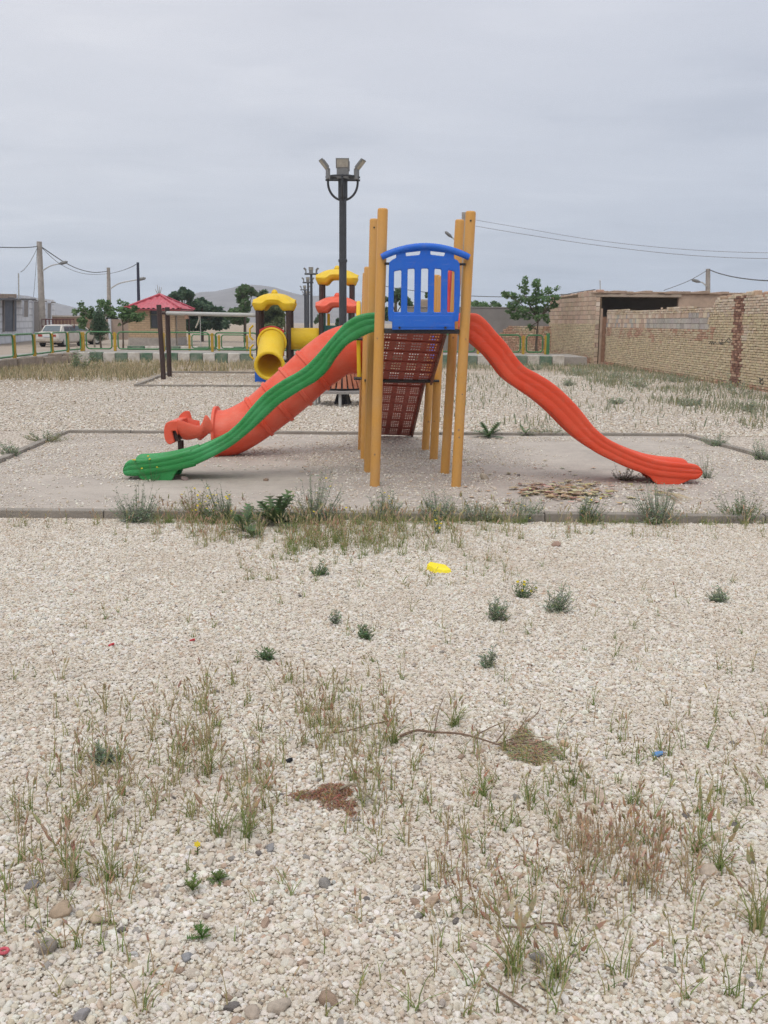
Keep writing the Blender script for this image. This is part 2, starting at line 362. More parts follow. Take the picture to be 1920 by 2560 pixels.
# ------------------------------------------------------------------ pad and its kerbs
P_BL = G(170, 1083); P_BR = G(1712, 1091); P_L0 = G(0, 1158); P_R0 = G(1920, 1150)
def line_at(P, Q, y): t = (y - P.y) / (Q.y - P.y); return P.lerp(Q, t)
P_FL = line_at(P_BL, P_L0, KF); P_FR = line_at(P_BR, P_R0, KF)
def pad_material():
    m, nt, b = new_mat('dusty_concrete_pad'); c = coords(nt)
    f = noise(nt, c, 1.1, 7, 0.68); g = noise(nt, c, 9, 6, 0.7); s = noise(nt, c, 70, 3, 0.7)
    o = ramp(nt, f, [(0.3, (0.34, 0.30, 0.265)), (0.5, (0.425, 0.375, 0.33)), (0.72, (0.50, 0.445, 0.39))])
    o = mixc(nt, ramp(nt, g, [(0.5, (0, 0, 0)), (0.75, (0.5,) * 3)]), o, (0.27, 0.235, 0.205))
    o = mixc(nt, ramp(nt, s, [(0.58, (0, 0, 0)), (0.72, (0.6,) * 3)]), o, (0.56, 0.51, 0.45))
    nt.links.new(o, b.inputs['Base Color']); b.inputs['Roughness'].default_value = 0.92; b.inputs['Specular IOR Level'].default_value = 0.2
    bump(nt, b, s, 0.4, 0.006); return m
pm = MB(); n = 12
pm.add([P_FL + Vector((0, .1, 0)), P_FR + Vector((0, .1, 0)), P_BR, P_BL], [(0, 1, 2, 3)])
tag(pm.build('play_pad', pad_material()), kind='structure')
def kerb_run(mb, P, Q, w, z0, z1, blk=1.0, gap=0.008, jit=0.006):
    d = Q - P; L = d.length; d.normalize(); nn = Vector((-d.y, d.x, 0)); k = max(1, round(L / blk))
    for i in range(k):
        a = P + d * (L * i / k + gap / 2); b = P + d * (L * (i + 1) / k - gap / 2); j = random.uniform(-jit, jit); zz = z1 + random.uniform(-jit, jit)
        vs = [a + nn * j, b + nn * j, b + nn * (w + j), a + nn * (w + j)]
        mb.add([Vector((v.x, v.y, z0)) for v in vs] + [Vector((v.x, v.y, zz)) for v in vs], [(3, 2, 1, 0), (4, 5, 6, 7), (0, 1, 5, 4), (1, 2, 6, 5), (2, 3, 7, 6), (3, 0, 4, 7)])
km = MB()
kerb_run(km, P_FL + Vector((-.1, 0, 0)), P_FR + Vector((.1, 0, 0)), 0.12, ZF - 0.05, 0.016, 1.0)
kerb_run(km, P_BL, P_FL + Vector((0, .13, 0)), -0.10, -0.05, 0.05, 1.0)
kerb_run(km, P_BR, P_FR + Vector((0, .13, 0)), 0.10, -0.05, 0.05, 1.0)
kerb_run(km, P_BL, P_BR, 0.10, -0.05, 0.045, 1.0)
tag(km.build('pad_kerb', kerb_m, bevel=0.008), kind='structure')
# swing pad kerb
S0, S1, S2 = G(345, 966), G(430, 932), G(700, 934)
S3 = G(660, 968)
km = MB(); kerb_run(km, S0, S1, 0.1, -0.05, 0.06); kerb_run(km, S1, S2, 0.1, -0.05, 0.06); kerb_run(km, S0, S3, 0.1, -0.05, 0.05)
tag(km.build('swing_pad_kerb', kerb_m, bevel=0.008), kind='structure')
# ------------------------------------------------------------------ back kerb, blocks painted white and green
ZK = 0.40
CL = G(190, 905); CL = Vector((CL.x, 42.6, 0)); CR = A(1412, 900, 42.6); CR.z = 0
kw, kg, kp = MB(), MB(), MB()
L = CR.x - CL.x; k = int(L / 0.52); w = L / k
for i in range(k):
    a = CL.x + i * w + 0.012; b = a + w - 0.024; j = random.uniform(-.02, .02); zt = ZK + random.uniform(-.02, .015)
    tgt = kw if i % 2 == 0 else kg
    tgt.box((a, 42.6 + j, -0.05), (b, 42.9 + j, zt))
tag(kw.build('white_kerb_blocks', kerb_white_m, bevel=0.02), kind='structure')
tag(kg.build('green_kerb_blocks', kerb_green_m, bevel=0.02), kind='structure')
y = 42.55
while y > 26:
    l = random.uniform(0.7, 1.15); kp.box((CL.x - 0.32, y - l + 0.07, -0.05), (CL.x - 0.02 + random.uniform(-.09, .07), y, ZK - 0.03 + random.uniform(-.11, .05)), mtx=Matrix.Translation((CL.x, y, 0)) @ Matrix.Rotation(random.uniform(-.10, .10), 4, 'Z') @ Matrix.Rotation(random.uniform(-.05, .05), 4, 'Y') @ Matrix.Translation((-CL.x, -y, 0))); y -= l
tag(kp.build('plain_kerb_blocks', kerb_plain_m, bevel=0.02), kind='structure')
# raised paved strip behind the kerbs
st = MB(); st.box((CL.x - 2.2, 24, -0.3), (CL.x - 0.33, 42.58, ZK - 0.05)); st.box((CL.x - 2.2, 42.91, -0.3), (CR.x + 1.0, 47.5, ZK - 0.05))
pave_m = M('grey_paving', (0.36, 0.33, 0.30), 0.9, 0.25, 1.5, bmp=0.3, fine=0.25)
tag(st.build('pavement', pave_m), kind='structure')
road_m = M('dusty_road', (0.36, 0.295, 0.235), 0.95, 0.22, 0.6, fine=0.2)
rd = MB(); rd.add([(-60, 47.52, 0.006), (12, 47.52, 0.006), (12, 66, 0.006), (-60, 130, 0.006)], [(0, 1, 2, 3)])
rd.add([(-60, 10, 0.002), (CL.x - 2.22, 10, 0.002), (CL.x - 2.22, 47.5, 0.002), (-60, 47.5, 0.002)], [(0, 1, 2, 3)])
tag(rd.build('road', road_m), kind='structure')
kw2, kg2 = MB(), MB()
for i in range(26):
    a = A(318, 870, 60).x + i * 1.05; (kw2 if i % 2 else kg2).box((a, 60, 0), (a + 1.0, 60.3, 0.24))
tag(kw2.build('far_white_kerb_blocks', kerb_white_m, bevel=0.02), kind='structure'); tag(kg2.build('far_green_kerb_blocks', kerb_green_m, bevel=0.02), kind='structure')
# ------------------------------------------------------------------ hills
def hills():
    D0 = 1500.0
    prof = [(-700, 770), (-300, 742), (-120, 728), (0, 731), (60, 736), (140, 757), (185, 771), (240, 790), (330, 797), (420, 775), (470, 747), (490, 733), (505, 728), (540, 727), (585, 718), (612, 711),
            (645, 710), (690, 716), (730, 728), (770, 738), (800, 737), (850, 742), (900, 752), (960, 772), (1020, 786), (1100, 783), (1160, 768), (1215, 757), (1250, 764), (1310, 785), (1420, 795), (1600, 788), (1800, 776), (2100, 760), (2600, 775)]
    pts = [A(x, y, D0) for x, y in prof]; mb = MB(); X0, X1 = pts[0].x, pts[-1].x; NX, NY = 200, 26
    xs_ = [p.x for p in pts]; zs_ = [max(2, p.z) for p in pts]; vs_ = []
    for j in range(NY):
        v = j / (NY - 1); Yy = D0 - 420 + v * 840
        sh = max(0.0, 1 - abs(Yy - D0) / 420) ** 0.8
        for i in range(NX):
            x = lerp(X0, X1, i / (NX - 1)); h = float(np.interp(x, xs_, zs_))
            q = Vector((x * 0.012, Yy * 0.012, 3.1))
            rd_ = mnoise.fractal(q, 0.9, 2.1, 6)
            hh = h * sh * (1 + 0.28 * rd_ * (1 - sh) + 0.018 * rd_) - 3 * (1 - sh)
            vs_.append((x, Yy, hh))
    mb.add(vs_, [(j * NX + i, j * NX + i + 1, (j + 1) * NX + i + 1, (j + 1) * NX + i) for j in range(NY - 1) for i in range(NX - 1)])
    o = mb.build('hills', M('bare_hill_rock', (0.20, 0.18, 0.175), 0.95, 0.35, 0.03), smooth=True, angle=80)
    tag(o, kind='structure')
hills()
hz_m, nt, b_ = new_mat('dusty_air'); nt.nodes.remove(b_)
pv = nt.nodes.new('ShaderNodeVolumePrincipled'); pv.inputs['Color'].default_value = (0.76, 0.86, 0.99, 1); pv.inputs['Density'].default_value = 0.00030
pv.inputs['Anisotropy'].default_value = 0.0
nt.links.new(pv.outputs[0], nt.nodes['Material Output'].inputs['Volume'])
hb = MB().box((-2600, -80, -8), (2600, 2000, 75)); hz = hb.build('haze', hz_m); tag(hz, kind='stuff')
hz_m.cycles.homogeneous_volume = True if hasattr(hz_m, 'cycles') and hasattr(hz_m.cycles, 'homogeneous_volume') else None

# ================================================================== MAIN PLAY STRUCTURE
FLb, FRb, SLb, SRb = G(937, 1215), G(1140, 1216), G(921, 1180), G(1112, 1183)
TLb, TRb, ULb, URb = G(911, 1147), G(1084, 1148), G(904, 1124), G(1063, 1125)
play = thing('play_structure', (0.25, 12.2, 0), 'ochre-post play structure with green, red and coral slides and a blue guard panel', 'play structure')
posts = []
for bpt, (tx, ty) in ((FLb, (957, 521)), (FRb, (1177, 528)), (SLb, (936, 547)), (SRb, (1150, 549)), (TLb, (921, 667)), (TRb, (1106, 690)), (ULb, (916.5, 682)), (URb, (1091, 687))):
    tp = A(tx, ty, bpt.y); rr = 0.0535; ax = (tp - bpt).normalized()
    mb = MB(); mb.tube([bpt - ax * 0.05, tp - ax * 0.02, tp - ax * 0.006, tp], [rr, rr, rr * 0.93, rr * 0.74], 24)
    o = mb.build('post', post_m, play, smooth=True, angle=50); posts.append((bpt, tp))
    # a bolt hole and a thin base collar
    if bpt in (FRb, SLb):
        h = tp - ax * 0.10; hm = MB().tube([h + Vector((0, -rr - .004, 0)), h + Vector((0, -rr + .01, 0))], 0.010, 10); hm.build('bolt', dark_m, o)
def along(i, z):
    b, t = posts[i]; return b.lerp(t, (z - b.z) / (t.z - b.z))
ZD1 = A(1038, 822, 10.73).z; ZD2 = A(1000, 947, 12.9).z
def deck(z, ia, ib, ic, id_, name):
    a, b, c, d = (along(i, z) for i in (ia, ib, ic, id_)); mb = MB()
    ins = 0.055
    q = [a + Vector((ins, -.03, 0)), b + Vector((-ins, -.03, 0)), c + Vector((-ins, .03, 0)), d + Vector((ins, .03, 0))]
    t = 0.05
    mb.add([p + Vector((0, 0, -t)) for p in q] + q, [(3, 2, 1, 0), (4, 5, 6, 7), (0, 1, 5, 4), (1, 2, 6, 5), (2, 3, 7, 6), (3, 0, 4, 7)])
    dk = mb.build(name, dark_m, play, bevel=0.006)
    return dk
for i_, zs_b in ((1, (.62, .54, 1.0, 1.58)), (0, (.35, 1.58)), (3, (1.58,)), (5, (.50, 1.02)), (7, (.40,))):
    for z_b in zs_b:
        c_ = along(i_, z_b) + Vector((random.uniform(-.02, .02), -.0545, 0)); MB().tube([c_, c_ + Vector((0, .012, 0))], random.choice((.008, .010, .012)), 10).build('bolt', rust_m, [o for o in play.children if o.name.startswith('post')][i_])
deck(ZD1, 0, 1, 3, 2, 'deck'); deck(ZD2, 4, 5, 7, 6, 'deck')
# --- blue guard panel
YP = 10.66
def bl(pts): return [(A(*Z2(x, y), YP).x, A(*Z2(x, y), YP).z) for x, y in pts]
def rr_hole(x0, x1, yt0, yt1, yb, x0b=None, x1b=None, c=9):
    x0b = x0 if x0b is None else x0b; x1b = x1 if x1b is None else x1b
    return [(x0, yt0 + c), (x0 + c, yt0), (x1 - c, yt1), (x1, yt1 + c), (x1b, yb - c), (x1b - c, yb), (x0b + c, yb), (x0b, yb - c)]
arc_top = lambda x: 478 + 118 * ((x - 840) / 465) ** 2
body = [(470, 1255), (455, 1225), (458, 1000), (465, 760), (472, 640), (500, 615)] + [(x, arc_top(x) + 60 if abs(x - 840) > 310 else arc_top(x) + 20) for x in (525, 540)]
left_side = [(498, 1345), (498, 1262), (462, 1255), (456, 1180), (460, 980), (463, 780), (468, 648), (500, 620), (540, 600)]
right_side = [(1140, 608), (1178, 628), (1198, 660), (1203, 800), (1203, 980), (1192, 1180), (1184, 1255), (1148, 1262), (1148, 1345)]
top_edge = [(540, arc_top(540) + 10)] + [(x, arc_top(x) + 8) for x in range(580, 1110, 40)] + [(1140, arc_top(1140) + 10)]
outer = left_side + top_edge + right_side
holes = [rr_hole(520, 594, 738, 728, 1162, 514, 590), rr_hole(660, 731, 716, 712, 1164, 655, 727), rr_hole(800, 873, 711, 711, 1164, 793, 866),
         rr_hole(938, 1008, 713, 718, 1164, 930, 1002), rr_hole(1077, 1146, 728, 740, 1164, 1068, 1140),
         [(640, 548), (646, 546), (788, 530), (793, 534), (782, 566), (776, 570), (650, 582), (642, 578)],
         [(895, 534), (901, 530), (1042, 546), (1048, 550), (1036, 580), (1030, 583), (903, 568), (896, 562)]]
MP = Matrix(((1, 0, 0, 0), (0, 0, 1, YP), (0, 1, 0, 0), (0, 0, 0, 1)))
gp = outline_mesh('guard_panel', [bl(outer)] + [bl(h) for h in holes], 0.05, blue_pl, play, MP, bevel=0.009)
bar = [A(*Z2(x, arc_top(x) + 2), YP - 0.02) for x in np.linspace(388, 1300, 25)]
MB().tube(bar, [0.030] + [0.034] * 23 + [0.030], 14).build('top_bar', blue_pl, gp, smooth=True, angle=60)
# small end stalks of the arch that close the two outer windows
for xx, dx in ((446, 1), (1216, -1)):
    pass
lowp = MB(); q = [A(*Z2(x, y), YP - .03) for x, y in ((512, 1195), (1136, 1195), (1146, 1322), (506, 1322))]
lowp.add(q + [p + Vector((0, .03, 0)) for p in q], [(0, 1, 2, 3), (7, 6, 5, 4), (0, 4, 5, 1), (1, 5, 6, 2), (2, 6, 7, 3), (3, 7, 4, 0)]); lowp.build('raised_lower_field', blue_pl, gp, bevel=0.006)
for (xa, ya, xb) in ((425, 660, 475), (1190, 666, 1262)):
    MB().tube([A(*Z2(xa, ya), YP + .02), A(*Z2(xb, ya), YP + .02)], 0.013, 8).build('panel_bracket', dark_m, gp)
for xa in (575, 1050):
    MB().box(A(*Z2(xa - 9, 1335), YP - .045), A(*Z2(xa + 9, 1312), YP + .02)).build('panel_bracket', dark_m, gp)
# --- open wave slides
def slide_part(name, tops, bots, far, Y0, W, sign, mat, label, foot):
    """tops / bots: (pixel) rim and lower edge of the near side wall; built as a moulded trough W wide"""
    N = 96
    T = catmull([A(x, y, Y0) for x, y in tops], N); B = catmull([A(x, y, Y0) for x, y in bots], N)
    near = [(0.0, .040), (.02, .016), (.08, .004), (.22, .0), (.34, .0005), (.385, .0050), (.415, .0050), (.46, .0005), (.56, .0), (.64, .0005), (.68, .0050), (.71, .0050), (.755, .0005), (.90, .0), (.965, .008), (1.0, .032)]
    secs = []
    for t, b in zip(T, B):
        d = b - t; ln = max(d.length, 0.02); dn = d / ln; sec = []
        bed = min(0.20, ln * 0.62)
        for u, yo in near: sec.append(b + (t - b) * u + Vector((0, yo, 0)))
        ins = [(0.012 if ln > .05 else 0.0, .055), (0.02, .068), (bed * .5, .085), (bed * .93, .10), (bed, .125), (bed, W / 2)]
        prof = [(-0.0 + a, yo) for a, yo in ins]
        for a, yo in prof: sec.append(t + dn * a + Vector((0, yo, 0)))
        for a, yo in prof[::-1][1:]: sec.append(t + dn * a + Vector((0, W - yo, 0)))
        for u, yo in near[::-1]: sec.append(b + (t - b) * u + Vector((0, W - yo, 0)))
        ub = min(bed + 0.05, ln * .8)
        sec.append(t + dn * max(ub, ln * .93) + Vector((0, W - .06, 0))); sec.append(t + dn * ub + Vector((0, W - .075, 0)))
        sec.append(t + dn * ub + Vector((0, .075, 0))); sec.append(t + dn * max(ub, ln * .93) + Vector((0, .06, 0)))
        secs.append(sec)
    o = MB().loft(secs).build(name, mat, play, smooth=True, angle=55)
    o['label'] = label
    return o
Z5 = lambda x, y: Z(x, y, 0.18083, 280, 980)
g_pairs = [(Z1(*a), Z1(*b)) for a, b in (((1640, 380), (1640, 490)), ((1550, 386), (1578, 503)), ((1485, 407), (1522, 530)), ((1425, 447), (1478, 551)), ((1382, 493), (1434, 578)), ((1340, 540), (1395, 620)), ((1298, 590), (1358, 668)), ((1245, 650), (1314, 735)), ((1190, 703), (1258, 790)), ((1120, 750), (1188, 830)), ((1050, 788), (1115, 875)), ((950, 860), (1025, 936)), ((870, 945), (948, 1006)), ((800, 1030), (866, 1084)), ((710, 1108), (765, 1168)), ((600, 1165), (642, 1240)), ((500, 1207), (532, 1292)))]
g_pairs += [(Z5(*a), Z5(*b)) for a, b in (((1080, 798), (1150, 1030)), ((900, 850), (945, 1080)), ((700, 895), (725, 1120)), ((500, 925), (510, 1152)), ((350, 934), (352, 1168)), ((262, 938), (258, 1170)), ((215, 955), (212, 1170)), ((178, 990), (176, 1158)), ((158, 1035), (157, 1132)), ((150, 1075), (150, 1100)))]
green_slide = slide_part('open_slide', [a for a, b in g_pairs], [b for a, b in g_pairs], None, 10.98, 0.55, -1, green_pl, 'green open wave slide', None)
r_pairs = [(Z4(*a), Z4(*b)) for a, b in (((30, 88), (30, 210)), ((80, 90), (72, 236)), ((120, 97), (98, 260)), ((165, 133), (126, 284)), ((220, 197), (163, 320)), ((270, 252), (208, 374)), ((320, 322), (250, 430)), ((370, 377), (298, 472)), ((430, 410), (360, 514)), ((500, 452), (432, 564)), ((570, 508), (500, 620)), ((640, 578), (562, 682)), ((690, 638), (622, 742)), ((740, 700), (682, 791)), ((800, 752), (752, 838)), ((870, 792), (830, 877)), ((950, 830), (918, 917)), ((1050, 865), (1022, 953)), ((1130, 881), (1112, 968)), ((1200, 888), (1192, 976)), ((1250, 892), (1250, 980)), ((1282, 899), (1284, 976)), ((1302, 914), (1303, 962)), ((1312, 934), (1312, 944)))]
red_slide = slide_part('open_slide', [a for a, b in r_pairs], [b for a, b in r_pairs], None, 10.98, 0.55, 1, red_pl, 'red open wave slide', None)
def foot(par, mat, pts, Y0, W, s):
    mb = MB(); q = [A(*p, Y0 + 0.012) for p in pts]; k = len(q)
    for yo in (0.0, W - 0.08):
        f_ = [p + Vector((0, yo, 0)) for p in q]; bk = [p + Vector((0, yo + 0.055, 0)) for p in q]
        mb = MB(); mb.add(f_ + bk, [tuple(range(k)), tuple(range(2 * k - 1, k - 1, -1))] + [(i, i + k, (i + 1) % k + k, (i + 1) % k) for i in range(k)])
        mb.build('slide_foot', mat, par, bevel=0.012)
foot(green_slide, green_pl, [Z1(x, y) for x, y in ((440, 1312), (418, 1345), (403, 1378), (350, 1388), (250, 1386), (215, 1368), (195, 1345), (240, 1320), (340, 1315))], 10.98, 0.55, -1)
foot(red_slide, red_pl, [Z4(x, y) for x, y in ((1000, 945), (1035, 965), (1052, 988), (1075, 1005), (1190, 1005), (1225, 988), (1262, 972), (1230, 950), (1100, 945))], 10.98, 0.55, 1)
# entry lips of the slides on the deck
# --- coral tube slide
tp_pairs = [((1620, 440), (1620, 742), 13.40), ((1530, 441), (1560, 740), 13.40), ((1430, 453), (1505, 742), 13.40), ((1340, 482), (1430, 755), 13.38), ((1250, 536), (1392, 785), 13.36), ((1160, 608), (1320, 840), 13.33), ((1060, 702), (1242, 910), 13.30), ((945, 803), (1130, 1003), 13.26), ((832, 902), (1010, 1092), 13.23), ((740, 952), (900, 1168), 13.20), ((682, 968), (796, 1222), 13.20), ((640, 962), (710, 1240), 13.205)]
cs, rs_ = [], []
for a, b, Y in tp_pairs:
    pa, pb = A(*Z1(*a), Y), A(*Z1(*b), Y); cs.append((pa + pb) / 2); rs_.append((pa - pb).length / 2)
NC = 60; C = catmull(cs, NC); RR = [float(np.interp(i / (NC - 1) * (len(rs_) - 1), range(len(rs_)), rs_)) for i in range(NC)]
def tube_shell(mb, C, RR, n=36, thick=0.02):
    secs_o, secs_i = [], []
    for i in range(len(C)):
        t = (C[min(i + 1, len(C) - 1)] - C[max(i - 1, 0)]).normalized(); a = Vector((0, 1, 0)); a = (a - t * a.dot(t)).normalized(); b = t.cross(a)
        secs_o.append([C[i] + (a * math.cos(w) + b * math.sin(w)) * RR[i] for w in [2 * math.pi * j / n for j in range(n)]])
        secs_i.append([C[i] + (a * math.cos(w) + b * math.sin(w)) * (RR[i] - thick) for w in [2 * math.pi * j / n for j in range(n)]])
    ring = secs_o + secs_i[::-1]
    m2 = len(ring); vs_ = [p for s in ring for p in s]; fs_ = []
    for i in range(m2):
        for j in range(n): fs_.append((i * n + j, i * n + (j + 1) % n, ((i + 1) % m2) * n + (j + 1) % n, ((i + 1) % m2) * n + j))
    mb.add(vs_, fs_)
mb = MB(); tube_shell(mb, C, RR); ts = mb.build('tube_slide', orange_pl, play, smooth=True, angle=50)
def hoop(par, i, w=0.035, h=0.022, mat=orange_pl, f=1.0):
    c0 = C[i]; t = (C[min(i + 1, NC - 1)] - C[max(i - 1, 0)]).normalized(); a = Vector((0, 1, 0)); a = (a - t * a.dot(t)).normalized(); b = t.cross(a); n = 40
    secs = []
    for j in range(n + 1):
        q = 2 * math.pi * j / n; d = a * math.cos(q) + b * math.sin(q); r = RR[i] * f
        secs.append([c0 + d * (r - .012) - t * w, c0 + d * (r + h) - t * w * .6, c0 + d * (r + h) + t * w * .6, c0 + d * (r - .012) + t * w])
    MB().loft(secs, True, False).build('tube_flange', mat, par, smooth=True, angle=50)
def idx_for(zx):                              # station whose top lies at this zoom x
    return int(round(np.interp(-zx, [-a[0][0] for a in tp_pairs], range(len(tp_pairs))) / (len(tp_pairs) - 1) * (NC - 1)))
for zx in (1150, 1050, 940, 832): hoop(ts, idx_for(zx))
hoop(ts, NC - 1, 0.028, 0.05)
# ground foot under the tube's mouth
ge = C[NC - 1]
# exit trough: half pipe set askew, its torn flange standing up as two ears, its end rolled down into a lip
SK = Vector((-.27, .56, 0)); YN = 12.80; NW = 20; secs = []
for x, yr, yb in ((1385, 470, 598), (1366, 415, 606), (1346, 372, 618), (1320, 342, 630), (1298, 338, 642), (1276, 372, 652), (1254, 435, 662), (1228, 480, 672), (1170, 484, 690), (1100, 462, 703), (1020, 436, 702), (950, 412, 688), (900, 403, 640)):
    SK = Vector((lerp(.02, -.27, max(0, min(1, (x - 900) / 430)) ** .7), .56, 0)); pt, pb = A(*Z5(x, yr), YN), A(*Z5(x, yb), YN); dep = pt.z - pb.z; so_, si_ = [], []
    for j in range(NW + 1):
        q = math.pi * j / NW; u = (1 - math.cos(q)) / 2; dz = math.sin(q) ** .62
        zf_ = lerp(A(*Z5(x, lerp(403, 470, (x - 900) / 468)), YN).z - pt.z, 0, 0) * u; so_.append(pt + SK * u + Vector((0, 0, zf_ - dep * dz))); ui = .045 + u * .91; si_.append(pt + SK * ui + Vector((0, 0, zf_ - (dep - .03) * dz + (0 if 0 < j < NW else .004))))
    secs.append(so_ + [pt + SK * .985 + Vector((0, 0, zf_ + .016)), pt + SK * .965 + Vector((0, 0, zf_ + .016))] + si_[::-1] + [pt + SK * .035 + Vector((0, 0, .016)), pt + SK * .015 + Vector((0, 0, .016))])
MB().loft(secs).build('exit_trough', orange_pl, ts, smooth=True, angle=48)
fe = [A(*Z5(x, y), YN + .54) for x, y in ((895, 470), (905, 400), (918, 345), (948, 300), (988, 268), (1020, 258), (1040, 268), (1056, 320), (1074, 385), (1086, 470), (1000, 500))]; k = len(fe); fb = [p + Vector((.035, .02, 0)) for p in fe]
MB().add(fe + fb, [tuple(range(k)), tuple(range(2 * k - 1, k - 1, -1))] + [(i, i + k, (i + 1) % k + k, (i + 1) % k) for i in range(k)]).build('torn_flange', orange_pl, ts, bevel=0.008)
lo = [A(*Z5(x, y), YN) for x, y in ((905, 404), (850, 398), (795, 404), (750, 428), (724, 470), (715, 540), (720, 620), (735, 675), (765, 712), (800, 730), (838, 712), (862, 690), (848, 640), (832, 580), (826, 545), (850, 535), (880, 540), (905, 600))]
SK = Vector((.02, .56, 0)); k = len(lo); bk = [p + SK for p in lo]
MB().add(lo + bk, [tuple(range(k)), tuple(range(2 * k - 1, k - 1, -1))] + [(i, i + k, (i + 1) % k + k, (i + 1) % k) for i in range(k)]).build('trough_lip', orange_pl, ts, bevel=0.02, smooth=True, angle=50)
sp_ = A(*Z5(950, 690), YN + .25); MB().tube([Vector((sp_.x, YN + .25, -.02)), sp_ + Vector((0, 0, .02))], 0.040, 12).build('trough_support', brown_m, ts)
ba, bb = A(*Z5(822, 690), YN - .0), A(*Z5(895, 542), YN - .0)
MB().box((ba.x, YN + .05, ba.z), (bb.x, YN + .40, bb.z)).build('trough_bracket', brown_m, ts)
# --- yellow entry panel of the tube (left side, rows three and four), blue and crimson panels on the right side
def side_plate(name, X, Ya, Yb, za, zb, mat, thick=0.05, lean=0.0):
    mb = MB(); n_ = 10; pr = [(Ya, za), (Yb, za)] + [(lerp(Yb, Ya, i / n_), zb - 0.28 + 0.28 * math.sin(math.pi * i / n_)) for i in range(n_ + 1)]
    f_ = [Vector((X + lean * (z - za), yy, z)) for yy, z in pr]; bk = [p + Vector((thick, 0, 0)) for p in f_]; k = len(pr)
    mb.add(f_ + bk, [tuple(range(k)), tuple(range(2 * k - 1, k - 1, -1))] + [(i, i + k, (i + 1) % k + k, (i + 1) % k) for i in range(k)])
    return mb.build(name, mat, play, bevel=0.012)
pz = A(905, 946, 12.95).z
side_plate('tube_entry_panel', TLb.x - 0.10, 12.97, 13.82, pz, A(905, 752, 13.3).z, yellow_pl, 0.05, -0.02)
side_plate('side_panel', URb.x + 0.02, 12.99, 13.80, A(1110, 895, 13.4).z, A(1113, 840, 13.4).z + .02, blue_pl, 0.05, 0.05)
def pxtube(pts, r, name, mat, n=12, par=play):
    P_ = catmull([A(x, y, Y) for x, y, Y in pts], 24); return MB().tube(P_, r, n).build(name, mat, par, smooth=True, angle=60)
pxtube([(1122, 796, 11.75), (1122, 740, 11.9), (1124, 690, 12.0), (1127, 677, 12.1), (1129, 690, 12.3), (1128, 790, 12.6)], 0.024, 'handrail', crimson_pl)
pxtube([(1106, 735, 12.95), (1102, 760, 13.2), (1096, 790, 13.5), (1088, 830, 13.75)], 0.026, 'handrail', crimson_pl)
# --- perforated ramps
def perforated(name, P0, P1, w0, w1, cols, rows, hole, mat, rail=True, deep=3):
    """a sloping sheet of clustered holes from P0 (upper edge centre) to P1 (lower edge centre)"""
    up = (P1 - P0); Ls = up.length; vy = up.normalized(); vx = Vector((1, 0, 0)); vx = (vx - vy * vx.dot(vy)).normalized(); vz = vx.cross(vy)
    W = w0; loops = [[(-W / 2, 0), (W / 2, 0), (W / 2, Ls), (-W / 2, Ls)]]
    cw = W / cols; ch = Ls / rows
    for i in range(cols):
        for j in range(rows):
            for a in range(4):
                for b_ in range(deep):
                    cx = -W / 2 + cw * (i + .5) + (a - 1.5) * cw * .165; cy = ch * (j + .5) + (b_ - (deep - 1) / 2) * ch * (.80 / deep)
                    loops.append([(cx + hole * math.cos(2 * math.pi * q / 8), cy + hole * (1.75 if deep == 3 else 1.0) * math.sin(2 * math.pi * q / 8)) for q in range(8)])
    Mx = Matrix(((vx.x, vy.x, vz.x, P0.x), (vx.y, vy.y, vz.y, P0.y), (vx.z, vy.z, vz.z, P0.z), (0, 0, 0, 1)))
    o = outline_mesh(name, loops, 0.003, mat, play, Mx, bevel=0.0002)
    for j in range(1, rows):
        if deep == 3 or j == 1:
            c0 = P0 + vy * (ch * j); e = vx * (W / 2)
            MB().tube([c0 - e - vz * .008, c0 + e - vz * .008], 0.008, 6).build('cross_rib', mat, o)
    if rail:
        for s in (-1, 1):
            mb = MB(); e = vx * (s * W / 2)
            vs_ = []
            for c0 in (P0, P1):
                for dx, dz in ((0, -.05), (0.03 * s, -.05), (0.03 * s, .05), (0, .05)): vs_.append(c0 + e + vx * dx + vz * dz)
            mb.add(vs_, [(0, 1, 2, 3), (7, 6, 5, 4), (0, 4, 5, 1), (1, 5, 6, 2), (2, 6, 7, 3), (3, 7, 4, 0)]); mb.build('side_rail', ramp_edge_m, o, bevel=0.005)
    return o
m12 = (along(2, ZD1) + along(3, ZD1)) / 2; m3 = (along(4, ZD2) + along(5, ZD2)) / 2; m4 = (along(6, ZD2) + along(7, ZD2)) / 2
perforated('sloped_bridge', m12 + Vector((-.01, .03, -.02)), m3 + Vector((-.02, -.04, -.02)), 0.76, 0.76, 4, 5, 0.0095, ramp_m)
gend = Vector((0.03, 15.55, 0.02)); 
perforated('climbing_ramp', m4 + Vector((0, .04, -.02)), gend, 0.76, 0.76, 4, 7, 0.0095, ramp_m, deep=4)
pl_ = along(4, ZD2 - .0); pr_ = along(5, ZD2 - .0)
MB().tube([pl_ + Vector((-.02, -.07, -.02)), pr_ + Vector((.02, -.07, -.02))], 0.016, 8).build('cross_bar', dark_m, play)
# yellow square mouldings seen behind the tube (bolts at the left posts)
for zz in (pz, pz + .5):
    MB().tube([Vector((TLb.x - .14, 12.93, zz)), Vector((TLb.x + .05, 12.93, zz))], 0.02, 8).build('panel_bolt', dark_m, play)

